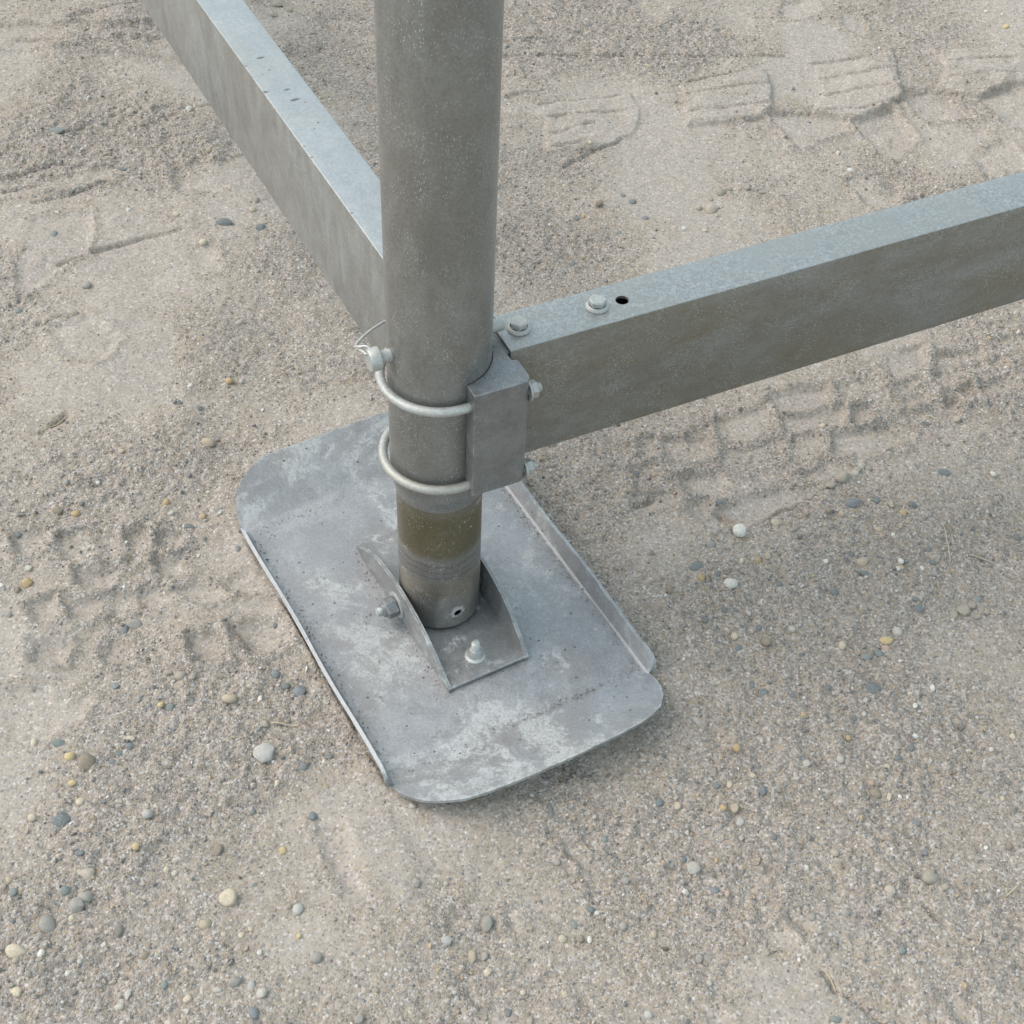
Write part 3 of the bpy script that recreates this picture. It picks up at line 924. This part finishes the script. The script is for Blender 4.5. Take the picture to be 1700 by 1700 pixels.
def grain(scale):
    cell = t.voro(co_, scale, 'Color')
    sp = t.n.new('ShaderNodeSeparateColor')
    t.l.new(cell, sp.inputs[0])
    return t.ramp(sp.outputs[0], PAL, 'CONSTANT'), t.voro(co_, scale), sp.outputs[1]
c1, d1, r1 = grain(430)
c2, d2, r2 = grain(230)
amt = t.rng(g, 0.0, 1.0, 0.30, 0.80)
col = t.mix(t.math('MULTIPLY', t.math('GREATER_THAN', t.math('ADD', r1, t.math('MULTIPLY', amt, 0.9)), 0.72), 0.5), col, c1)
big_on = t.math('GREATER_THAN', t.math('ADD', r2, t.math('MULTIPLY', g, 0.45)), 1.02)
col = t.mix(t.math('MULTIPLY', t.math('MULTIPLY', big_on, t.rng(d2, 0.42, 0.5, 1, 0)), 0.6), col, c2)
col = t.mix(t.rng(n_fine, 0.35, 0.65), t.mix(0.18, col, (0.12, 0.105, 0.085)), col)
b1_ = t.math('MULTIPLY', t.rng(d1, 0.0, 0.6, 1, 0, False), t.rng(g, 0.0, 1.0, 0.35, 1.0))
b2_ = t.math('MULTIPLY', t.rng(d2, 0.1, 0.55, 1, 0, False), big_on)
nb = t.bump(t.math('ADD', t.math('ADD', b1_, t.math('MULTIPLY', b2_, 1.5)), t.math('MULTIPLY', n_fine, 0.8)), 0.62, 0.0014)
me.materials.append(t.done(col, 0.92, 0, nb, 0.25))

def height(x, y):
    i = np.clip(np.searchsorted(gx, x) - 1, 0, nx - 2)
    j = np.clip(np.searchsorted(gy, y) - 1, 0, ny - 2)
    fx, fy = (x - gx[i]) / (gx[i + 1] - gx[i]), (y - gy[j]) / (gy[j + 1] - gy[j])
    return (H[j, i] * (1 - fx) + H[j, i + 1] * fx) * (1 - fy) + (H[j + 1, i] * (1 - fx) + H[j + 1, i + 1] * fx) * fy
def field(F, x, y):
    return F[np.clip(np.searchsorted(gy, y), 0, ny - 1), np.clip(np.searchsorted(gx, x), 0, nx - 1)]

# ------------------------------------------------------------------ stones
def stone_mesh(name, seed, sub=2, knob=0.22, facet=0.0, mat=None):
    r_ = np.random.default_rng(seed)
    bm = bmesh.new()
    bmesh.ops.create_icosphere(bm, subdivisions=sub, radius=1)
    dirs = [Vector(r_.normal(size=3)).normalized() for _ in range(7)]
    amp = r_.uniform(-knob, knob, 7)
    cuts = [(Vector(r_.normal(size=3)).normalized(), r_.uniform(0.62, 0.9)) for _ in range(int(facet))]
    for v in bm.verts:
        d = v.co.normalized()
        k = 1 + sum(a * max(0, d.dot(q)) ** 2 for a, q in zip(amp, dirs))
        p = d * k
        for q, c in cuts:
            e = p.dot(q) - c
            if e > 0:
                p -= q * e * 0.9
        v.co = p
    m_ = bpy.data.meshes.new(name)
    bm.to_mesh(m_)
    bm.free()
    m_.polygons.foreach_set('use_smooth', [not facet] * len(m_.polygons))
    if facet:
        m_.polygons.foreach_set('use_smooth', [True] * len(m_.polygons))
        m_.set_sharp_from_angle(angle=R(40))
    m_.materials.append(mat)
    return m_

STONE = dict(slate=(0.135, 0.160, 0.170), teal=(0.190, 0.225, 0.222), bluegrey=(0.165, 0.188, 0.210), grey=(0.30, 0.285, 0.26), darkgrey=(0.16, 0.15, 0.135), lightgrey=(0.43, 0.42, 0.395),
             cream=(0.55, 0.475, 0.355), pale=(0.46, 0.435, 0.385), white=(0.64, 0.62, 0.57), tan=(0.44, 0.365, 0.265), beige=(0.42, 0.37, 0.305), ochre=(0.45, 0.325, 0.165),
             yellow=(0.55, 0.43, 0.22), brown=(0.25, 0.205, 0.155), pink=(0.43, 0.31, 0.255))
def stone_material(name, colour_socket_fn):
    t = NT(name)
    co_ = t.coord('Object')
    col = colour_socket_fn(t)
    n1 = t.noise(co_, 2.6, 5, 0.65)
    col = t.mix(t.rng(n1, 0.35, 0.7, 0, 0.35), col, t.mix(0.6, col, (0.10, 0.09, 0.08)))
    col = t.mix(t.rng(t.noise(co_, 5, 5, 0.7, 0.4), 0.44, 0.68, 0.06, 0.55), col, (0.36, 0.33, 0.278))       # clinging dust
    return t.done(col, 0.85, 0, t.bump(t.noise(co_, 9, 4, 0.7), 0.25, 0.08), 0.3)
def from_object_colour(t):
    n = t.n.new('ShaderNodeObjectInfo')
    return n.outputs['Color']
def from_random(t):
    n = t.n.new('ShaderNodeObjectInfo')
    return t.ramp(n.outputs['Random'], PAL, 'CONSTANT')
M_stone = stone_material('dusty_stone', from_object_colour)
M_grain = stone_material('gravel_grain', from_random)
ROUND = [stone_mesh('pebble', 100 + k, 3, 0.30, 3, M_stone) for k in range(7)]
SHARP = [stone_mesh('pebble_chip', 200 + k, 3, 0.28, 7 + 2 * k, M_stone) for k in range(6)]
CLOD = [stone_mesh('soil_clod', 300 + k, 2, 0.55, 11, M_stone) for k in range(5)]

# pebbles one can pick out: x, y, width, height in mm
PEBBLES = {
 'beige': '-317,-359,20.6,13.4 421,-284,9.8,10.2 470,-326,10.9,9.1 649,358,12,10.4 -557,960,14.1,14.5 352,788,18.4,19.8 333,792,11.8,11 358,771,7.1,7.1',
 'bluegrey': '-142,-129,16,17.3 -134,-489,9.7,13.6 -321,-229,7.7,7.6 -319,-276,6.4,6 -124,-222,9.2,8.5 351,-219,9.7,10.5 295,-335,10,9.5 506,-249,8.7,8.9 511,-279,7.7,9.3 550,35,12.2,12.6 491,193,23.7,12.2 252,757,10.6,9.8',
 'brown': '-345,-231,18.6,18.9 -195,-323,10.5,15.4 -242,-439,7.9,7.7 164,-393,7.1,7.9 469,-217,11,10.9 598,-269,9,8.8 309,63,8.1,8.7 264,44,9.6,11.5 371,-25,12.4,12.3 461,177,9,9.1 -477,-9,8,7.8 -462,113,13.5,12.3 183,783,11.7,11',
 'cream': '-175,-376,20.5,16.6 -361,-441,20.8,12.8 -342,-277,9.6,9.3 -385,-298,9.6,9.2 -405,-212,8.8,9.1 -319,-405,6.1,6.5 -196,-478,8.9,8 -351,-480,11.7,8.4 -240,-350,5.8,6.3 -307,-202,10,7.7 -149,-243,5.7,9.4 -150,-406,6,6.1 -157,-413,6,6.1 -174,-414,5.6,5.6 76,-433,8,7.7 110,-450,6.7,6.4 147,-394,8.5,7.9 149,-451,7.5,7.2 485,-183,8.9,8.2 465,-185,4.9,7.2 318,-212,7.9,8.1 343,-201,6.7,6.7 263,-239,9.2,9.4 482,-220,6.2,10.5 600,-215,5.7,6.2 626,-137,6.4,6.9 395,157,12.8,10.8 469,327,7.7,8.3 351,96,6,7 455,-28,8.8,9.5 336,-17,9.4,10.7 -384,642,11.6,13.2 -327,726,10,9.5 -435,701,9.3,8.7 -502,111,6.7,6.4 169,938,7.5,6.9 130,831,6.2,6.1 338,731,10,7',
 'darkgrey': '-271,-416,8,16.9 -334,-253,5.6,5.6 457,-220,7.9,8.1 572,-127,8.2,7.9 491,149,5.6,6.6',
 'grey': '-313,-383,17.3,14.3 -318,-393,17.2,17.5 -340,-412,16.1,17.4 -311,-149,9.5,9.3 -84,-433,13.1,9.7 -155,-460,11.8,8.5 2,-347,9.3,11.2 73,-416,8,9.5 74,-385,12.2,15.8 208,-327,8.8,9 140,-311,8,9.1 -38,-486,9.7,9.2 205,-377,8.6,8 388,-360,8.7,8.5 342,-398,6.9,7 277,-408,8.1,8.7 409,-381,5.7,7.9 423,-352,8.7,8 316,119,11.5,10.1 -324,748,9.5,10.2 -525,533,17.6,11.4 -337,-45,19.8,11.9 -478,-45,7.9,7.7 -462,157,7.3,7.9 411,861,13,7.9',
 'lightgrey': '-167,-209,24.3,25.1 -272,-290,13.8,12.7 -108,-383,11.2,11 -140,-463,6.9,13.5 36,-406,11.1,10.9 31,-345,5.4,5.4 227,-466,8.8,9.3 327,-253,10.8,13.6',
 'ochre': '310,-241,7.8,7.5 448,-150,6.3,6.4 328,-169,9,10.7 300,-300,5.9,6.4 402,-126,7.3,8.4 301,62,9.7,9.3 370,98,8.7,8.8 553,182,10.1,7.9 -301,361,12,11 -338,139,7.7,9.6 -290,119,6.8,5.5 -470,2,14.1,13.1 -440,112,10.9,9.5 159,759,8.1,9.3',
 'pale': '-129,-471,10.7,9.5 -251,-476,6.8,11.6 -255,-488,7.7,6.7 -170,-469,9.8,5.9 -302,-448,6.3,6 -232,-353,7.2,7.1 -8,-261,7.8,6.5 472,-101,8.1,7.5 468,-119,6.4,6.5 276,-310,19,15 437,-178,11.2,9.2 400,-185,9.4,7.7 481,-401,6.1,6.1 322,-404,5.2,5.2 285,-432,6,6.4 326,-274,6,6.5 521,-1,12,11.3 500,240,10.3,10.5 510,253,11.5,8.1 476,242,10.9,8.7 401,-7,8.9,8.5 -307,478,10.4,9.3 -329,122,8,7.3 -473,23,8.9,8.8 52,662,7.4,7.4',
 'pink': '308,-339,6.7,7.2 465,-205,8.9,8.6 318,-389,7.1,8.3 434,173,9,8.5 521,141,7.7,8.4 504,-27,9.8,11.2 633,978,8.1,7.1',
 'slate': '-356,-299,19.1,17.2 -158,-122,11.5,9.9 -253,-152,9.5,9.8 -306,-212,8.8,8.1 -317,-219,8.8,8.1 -326,-339,10.4,7.2 -108,-278,9.6,11.1 97,-471,7,8.9 173,-361,9.5,8 132,-256,4.8,16.4 244,-236,10,10.4 362,-96,14.4,13.8 481,-86,19.1,15.1 392,-100,6.5,7.5 456,-126,8,7.4 502,-113,7.4,7.5 304,-213,8.4,8.6 294,-356,7.9,7.6 267,-300,8.1,8.2 498,-173,9.9,9.2 514,-159,9,10.2 359,-272,6.9,7.9 432,-88,7.5,7 349,-85,7.9,11.1 298,83,22.2,12.3 482,112,10.9,10.6 495,84,16.8,8.2 391,62,10.2,9.9 548,48,8,7.5 339,-34,9.3,9.5 576,103,9.3,10.6 565,194,12.4,11 524,202,9.6,11 615,256,16.8,11.2 227,234,10.3,13 321,73,7.5,8.1 455,52,11.2,11.5 303,1,7.9,7.9 687,155,10.6,10.8 574,123,8.8,8.3 325,18,8.4,9.7 408,-43,7.2,7.8 363,-7,9.4,9 328,184,11.3,8.5 -363,689,26,15.4 -310,686,16.1,14 -533,799,18.6,6.9 -597,742,8.8,8.2 -305,103,15.9,7.7 -241,71,6.2,10.3 -437,126,7.6,7.8 -284,86,6.2,6.3 -500,75,9.5,9 -356,309,9.5,8.8 -328,303,7.2,8.3 -181,-39,6.3,6.8 -347,-55,9.1,12.8 233,797,12.3,11.6 149,753,11.6,9.3 145,642,9.3,18.4',
 'tan': '-212,-146,17,11 -388,-369,7.2,7.1 -194,-404,14.1,12.6 61,-417,10,14.1 235,-384,6.1,7 322,-240,10.5,10.8 382,104,9.8,10 539,192,9,12.2 477,175,8.4,8.5 520,154,10,10.2 494,101,13.6,10.6 -414,861,10.4,9.9 -306,246,19.9,13.4 -408,215,10.1,7.1 161,661,7.8,7.4 267,1183,13.2,8.7',
 'teal': '-170,-108,9.7,10 -275,-158,9,9.3 -340,-132,9.1,9.4 -381,-382,9.2,8.8 -331,-379,9.2,8.4 -219,-466,5.9,7.2 -380,-212,13.2,11.4 -169,-275,5.6,5.6 -100,-208,7.7,7.6 -154,-359,5.4,5.8 188,-281,6,7.9 158,-376,6.5,9.7 400,-462,12.2,6.8 472,-390,7.3,8.3 480,-42,12.3,9.4 495,-35,11.9,11.1 625,60,9.7,10.4 -656,894,25,16.4 -605,473,12.1,10.6 -598,643,12.8,11.2 -364,1160,14.2,8.4 219,811,9.8,8.9 212,720,9.5,8.6',
 'white': '-338,-443,6.9,10.7 -182,-141,5.9,9.3 -137,-430,5.6,5.6 -310,-459,5.5,6.4 -283,-431,5.6,6 173,-393,6.7,7.5 180,-365,5.8,5.3 548,-81,6.5,6.6 525,-105,6.9,7 501,-220,4.8,5.7 494,-219,4.8,5.2 520,-145,6.4,5.9 574,-273,5.6,5.6 600,-154,6.3,5.4 390,-303,5.5,5.9 352,139,17.1,16.7 334,58,19.8,16.2 540,104,8.2,8.2 535,94,8.1,7 535,144,5.5,6.6 680,264,8.1,8.8 450,100,7.1,8.2 732,462,6.2,6.7 -465,967,12.1,10.9 -505,706,6.2,6.7 -348,344,8.3,8.9 -272,127,5.1,6.4 -371,69,4.6,4.9 -321,62,6.2,5.3 -285,59,4.5,6.2 -426,164,5.6,5.1 -497,-4,7.2,6.5 -359,2,4.4,4.8 308,733,8,7.6 577,922,10.5,10.2 563,969,7.1,9.3 882,1438,8,8.1 908,1428,6.3,6.8 671,1293,6.1,6',
 'yellow': '-365,-227,13.2,11.8 -354,-258,9.7,7 -285,-156,6.8,6.8 -133,-317,9.5,9.1 -273,-331,8.4,7.2 -103,-411,5.2,5.2 507,-15,16.1,10.1 908,1387,11.9,9.8',
}
CLODS = ''.join((
 '486,232,19.5 470,222,13.4 455,217,11.9 502,243,12.0 519,252,10.6 491,211,11.9 442,206,10.4 603,39,18.1 617,47,12.6 592,32,11.1 631,39,9.7 640,49,8.4 619,30,9.7 367,836,18.3 382,849,12.9 410,852,12.9 352,819,9.1 432,845,11.0 510,-311,17.9 524,-320,9.5 410,-325,7.1 -563,955,15.2 -551,965,11.4 -524,971,11.5 -527,941,13.3 -533,924,11.3 -272,-118,14.3 -258,-121,9.1 -285,-115,7.8 -172,-174,8.9 -359,-452,8.9 -344,-465,7.8 -358,-475,6.6 -337,-450,6.7 -327,-444,7.9 -333,-485,6.6 -340,-503,7.6 240,-454,7.8 -108,-382,5.8 -117,-380,6.9 117,-478,6.6 -72,-393,6.9 -267,-464,6.7 -380,1327,21.1 -355,1298,14.6 -379,1285,12.5 -305,1232,12.3'
))

def seen_at(x, y):
    d = Vector((x, y, 0)) - CAM
    return 850 + 2439.16 * d.dot(right) / d.dot(fwd), 850 - 2439.16 * d.dot(upv) / d.dot(fwd)
def region(x, y):
    X_, Y_ = seen_at(x, y)
    if X_ > 735 and Y_ < 522 - 0.272 * (X_ - 830) + 30:
        return 'behind the right beam'
    if X_ < 640 and Y_ < 600:
        return 'left of the far beam'
    if X_ < 640 and Y_ < 1130 and X_ < 520:
        return 'left of the foot plate'
    if X_ < 620:
        return 'before the plate at lower left'
    if X_ < 1100 and Y_ > 1200:
        return 'in front of the plate lip'
    if Y_ < 860:
        return 'just below the right beam'
    if Y_ < 1180:
        return 'right of the foot plate'
    return 'at lower right beyond the plate'
WORD = dict(slate='dark slate', teal='greenish grey', bluegrey='blue-grey', grey='grey', darkgrey='dark grey', lightgrey='light grey', cream='cream', pale='pale', white='white', tan='tan',
            beige='beige', ochre='ochre', yellow='yellowish', brown='brown', pink='pinkish')
ORD = ['leftmost', 'second from left', 'third from left', 'fourth from left', 'fifth from left', 'sixth from left', 'seventh from left', 'eighth from left', 'ninth from left', 'tenth from left']
NUM = ['', 'one', 'two', 'three', 'four', 'five', 'six', 'seven', 'eight', 'nine', 'ten']
def label_all(items, noun):
    cells = {}
    for o, head, x, y in items:
        cells.setdefault((head, region(x, y)), []).append((seen_at(x, y)[0], o))
    for (head, reg), v in cells.items():
        v.sort(key=lambda q: q[0])
        n = len(v)
        for i, (_, o) in enumerate(v):
            if n == 1:
                o['label'] = f'{head} {noun} {reg}'
            else:
                pos = 'rightmost' if i == n - 1 else ORD[min(i, 9)]
                o['label'] = f'{head} {noun}, {pos} of {NUM[min(n, 10)]} {reg}'

def lay(name, mesh, x, y, a, b, c, sink, colour):
    o = bpy.data.objects.new(name, mesh)
    COL.objects.link(o)
    z = float(height(np.array([x]), np.array([y]))[0])
    o.location = (x, y, z + c * sink)
    o.rotation_euler = (random.uniform(-0.25, 0.25), random.uniform(-0.25, 0.25), random.uniform(-0.3, 0.3))
    o.scale = (a, b, c)
    o.color = (*colour, 1)
    return o
items = []
placed = []
for cname, s in PEBBLES.items():
    for x, y, w_, h_ in mm_pts(s):
        flat = cname in ('slate', 'teal', 'bluegrey')
        a, b = w_ * 0.5, h_ * 0.55
        c = min(a, b) * (0.55 if flat else 0.8)
        mesh = random.choice(SHARP if (flat and random.random() < 0.7) or random.random() < 0.55 else ROUND)
        f = random.uniform(0.92, 1.08)
        o = lay('pebble', mesh, x, y, a, b, c, random.uniform(-0.05, 0.38), tuple(v * f for v in STONE[cname]))
        o['category'], o['group'] = 'pebble', 'loose pebbles lying on the dirt'
        size = 'large' if w_ > 0.017 else 'small' if w_ > 0.0095 else 'tiny'
        shape = 'long' if w_ > 1.45 * h_ else 'upright' if h_ > 1.35 * w_ else 'rounded' if mesh in ROUND else 'angular'
        items.append((o, f'{size} {WORD[cname]} {shape}', x, y))
        placed.append((x, y, max(a, b)))
label_all(items, 'pebble')
items = []
for x, y, w_ in mm_pts(CLODS):
    o = lay('soil_clod', random.choice(CLOD), x, y, w_ * 0.55, w_ * random.uniform(0.4, 0.6), w_ * 0.36, 0.3, (0.335, 0.298, 0.245))
    o.rotation_euler.z = random.uniform(0, 6.28)
    o['category'], o['group'] = 'soil clod', 'crumbs of broken soil'
    size = 'large' if w_ > 0.012 else 'small' if w_ > 0.008 else 'tiny'
    items.append((o, f'{size} crumbly sandy', x, y))
label_all(items, 'soil clod')

# a few dry straws
STRAWS = [(598, 159, 599, 106), (624, 122, 649, 116), (611, 365, 624, 356), (-166, -173, -137, -173), (428, 423, 443, 412), (394, -413, 405, -433), (601, -309, 585, -326), (546, -380, 551, -367), (-299, 835, -346, 847), (-515, 245, -492, 277)]
t = NT('dry_straw')
M_straw = t.done(t.mix(t.noise(t.coord('Object'), 60, 3), (0.42, 0.34, 0.21), (0.52, 0.45, 0.32)), 0.75)
items = []
for x0, y0, x1, y1 in STRAWS:
    bm = bmesh.new()
    pts = []
    for k in range(7):
        q = k / 6
        x, y = (x0 + (x1 - x0) * q) / 1000, (y0 + (y1 - y0) * q) / 1000
        pts.append((x + 0.0012 * math.sin(q * 4), y, float(height(np.array([x]), np.array([y]))[0]) + 0.0022 + 0.0015 * math.sin(q * 3.1)))
    sweep(bm, pts, 0.0006, 6)
    o = obj('dry_straw', bm, M_straw)
    o['category'], o['group'] = 'straw', 'dry straws on the dirt'
    items.append((o, 'thin dry' if math.hypot(x1 - x0, y1 - y0) > 25 else 'short thin', x0 / 1000, y0 / 1000))
label_all(items, 'straw')

# loose gravel too fine to count: points carrying instanced grains
def scatter(n, lo, hi, power, seed):
    r_ = np.random.default_rng(seed)
    x, y = r_.uniform(-0.95, 1.05, n), r_.uniform(-0.54, 1.60, n)
    keep = (x > -0.40 - 0.31 * (y + 0.52)) & (x < 0.62 + 0.215 * (y + 0.52))
    gg = field(G, x, y)
    keep &= r_.random(n) < np.clip(0.10 + 0.9 * gg, 0.04, 1) ** power
    u, v = x * cu + y * su, -x * su + y * cu
    keep &= ~((np.abs(u + 0.018) < 0.268) & (np.abs(v - 0.002) < 0.163))
    x, y = x[keep], y[keep]
    rad = lo + (hi - lo) * r_.random(len(x)) ** 3.2
    return x, y, height(x, y) + rad * r_.uniform(-0.25, 0.45, len(x)), rad
parts_ = [scatter(190000, 0.0006, 0.0016, 1.5, 1), scatter(34000, 0.0012, 0.0032, 2.2, 2)]
px_, py_, pz_, pr_ = (np.concatenate([p[k] for p in parts_]) for k in range(4))
gm = bpy.data.meshes.new('gravel')
gm.vertices.add(len(px_))
gm.vertices.foreach_set('co', np.stack([px_, py_, pz_], -1).astype(np.float32).ravel())
at = gm.attributes.new('size', 'FLOAT', 'POINT')
at.data.foreach_set('value', pr_.astype(np.float32))
gravel = bpy.data.objects.new('gravel', gm)
COL.objects.link(gravel)
gravel['kind'] = 'stuff'
gcol = bpy.data.collections.new('grain_shapes')
for k in range(8):
    m_ = stone_mesh('grain', 400 + k, 1, 0.4, 5, M_grain)
    gcol.objects.link(bpy.data.objects.new('grain', m_))
ng = bpy.data.node_groups.new('sow_gravel', 'GeometryNodeTree')
ng.interface.new_socket('Geometry', in_out='INPUT', socket_type='NodeSocketGeometry')
ng.interface.new_socket('Geometry', in_out='OUTPUT', socket_type='NodeSocketGeometry')
N, L_ = ng.nodes, ng.links
gi, go = N.new('NodeGroupInput'), N.new('NodeGroupOutput')
m2p = N.new('GeometryNodeMeshToPoints')
iop = N.new('GeometryNodeInstanceOnPoints')
ci = N.new('GeometryNodeCollectionInfo')
ci.inputs['Collection'].default_value = gcol
ci.inputs['Separate Children'].default_value = True
ci.inputs['Reset Children'].default_value = True
iop.inputs['Pick Instance'].default_value = True
rr = N.new('FunctionNodeRandomValue')
rr.data_type = 'FLOAT_VECTOR'
rr.inputs['Max'].default_value = (6.28, 6.28, 6.28)
rs = N.new('FunctionNodeRandomValue')
rs.data_type = 'FLOAT_VECTOR'
rs.inputs['Min'].default_value = (0.75, 0.75, 0.6)
rs.inputs['Max'].default_value = (1.25, 1.25, 1.0)
na = N.new('GeometryNodeInputNamedAttribute')
na.data_type = 'FLOAT'
na.inputs['Name'].default_value = 'size'
vm = N.new('ShaderNodeVectorMath')
vm.operation = 'SCALE'
L_.new(gi.outputs[0], m2p.inputs['Mesh'])
L_.new(m2p.outputs[0], iop.inputs['Points'])
L_.new(ci.outputs[0], iop.inputs['Instance'])
L_.new(rr.outputs[0], iop.inputs['Rotation'])
L_.new(rs.outputs[0], vm.inputs[0])
L_.new([o for o in na.outputs if o.enabled][0], vm.inputs['Scale'])
L_.new(vm.outputs[0], iop.inputs['Scale'])
L_.new(iop.outputs[0], go.inputs[0])
mod = gravel.modifiers.new('sow', 'NODES')
mod.node_group = ng
# sand grit lodged on the foot plate, along the front crease and the rims
r_ = np.random.default_rng(5)
gu, gv = [], []
def grit(n, u0, u1, v0, v1, su_, sv_):
    q = r_.random(n)
    gu.extend(u0 + (u1 - u0) * q + r_.normal(size=n) * su_)
    gv.extend(v0 + (v1 - v0) * q + r_.normal(size=n) * sv_)
grit(260, 0.186, 0.187, 0.02, 0.150, 0.004, 0.004)
grit(110, 0.186, 0.187, -0.14, 0.02, 0.004, 0.004)
grit(160, -0.19, 0.18, -0.147, -0.147, 0.004, 0.003)
grit(200, -0.19, 0.18, 0.150, 0.150, 0.004, 0.003)
grit(120, -0.202, -0.202, -0.14, 0.0, 0.006, 0.006)
grit(50, 0.118, 0.118, -0.05, 0.05, 0.002, 0.01)
grit(90, -0.11, 0.11, -0.055, -0.055, 0.01, 0.003)
for _ in range(14):
    cu0, cv0 = r_.uniform(-0.19, 0.18), r_.uniform(-0.14, 0.14)
    grit(9, cu0, cu0, cv0, cv0, 0.004, 0.004)
grit(120, -0.19, 0.18, -0.1, 0.1, 0.09, 0.06)
gu, gv = np.array(gu), np.array(gv)
ok = (np.abs(gu + 0.007) < 0.193) & (np.abs(gv - 0.002) < 0.1525) & ~((np.abs(gu) < 0.117) & (np.abs(gv) < 0.050))
gu, gv = gu[ok], gv[ok]
gr_ = r_.uniform(0.0004, 0.0010, len(gu))
gt = bpy.data.meshes.new('grit')
gt.vertices.add(len(gu))
gt.vertices.foreach_set('co', np.stack([gu * cu - gv * su, gu * su + gv * cu, ZT + 0.0006 + gr_ * 0.3], -1).astype(np.float32).ravel())
gt.attributes.new('size', 'FLOAT', 'POINT').data.foreach_set('value', gr_.astype(np.float32))
grit_o = bpy.data.objects.new('grit', gt)
COL.objects.link(grit_o)
grit_o['kind'] = 'stuff'
grit_o.modifiers.new('sow', 'NODES').node_group = ng
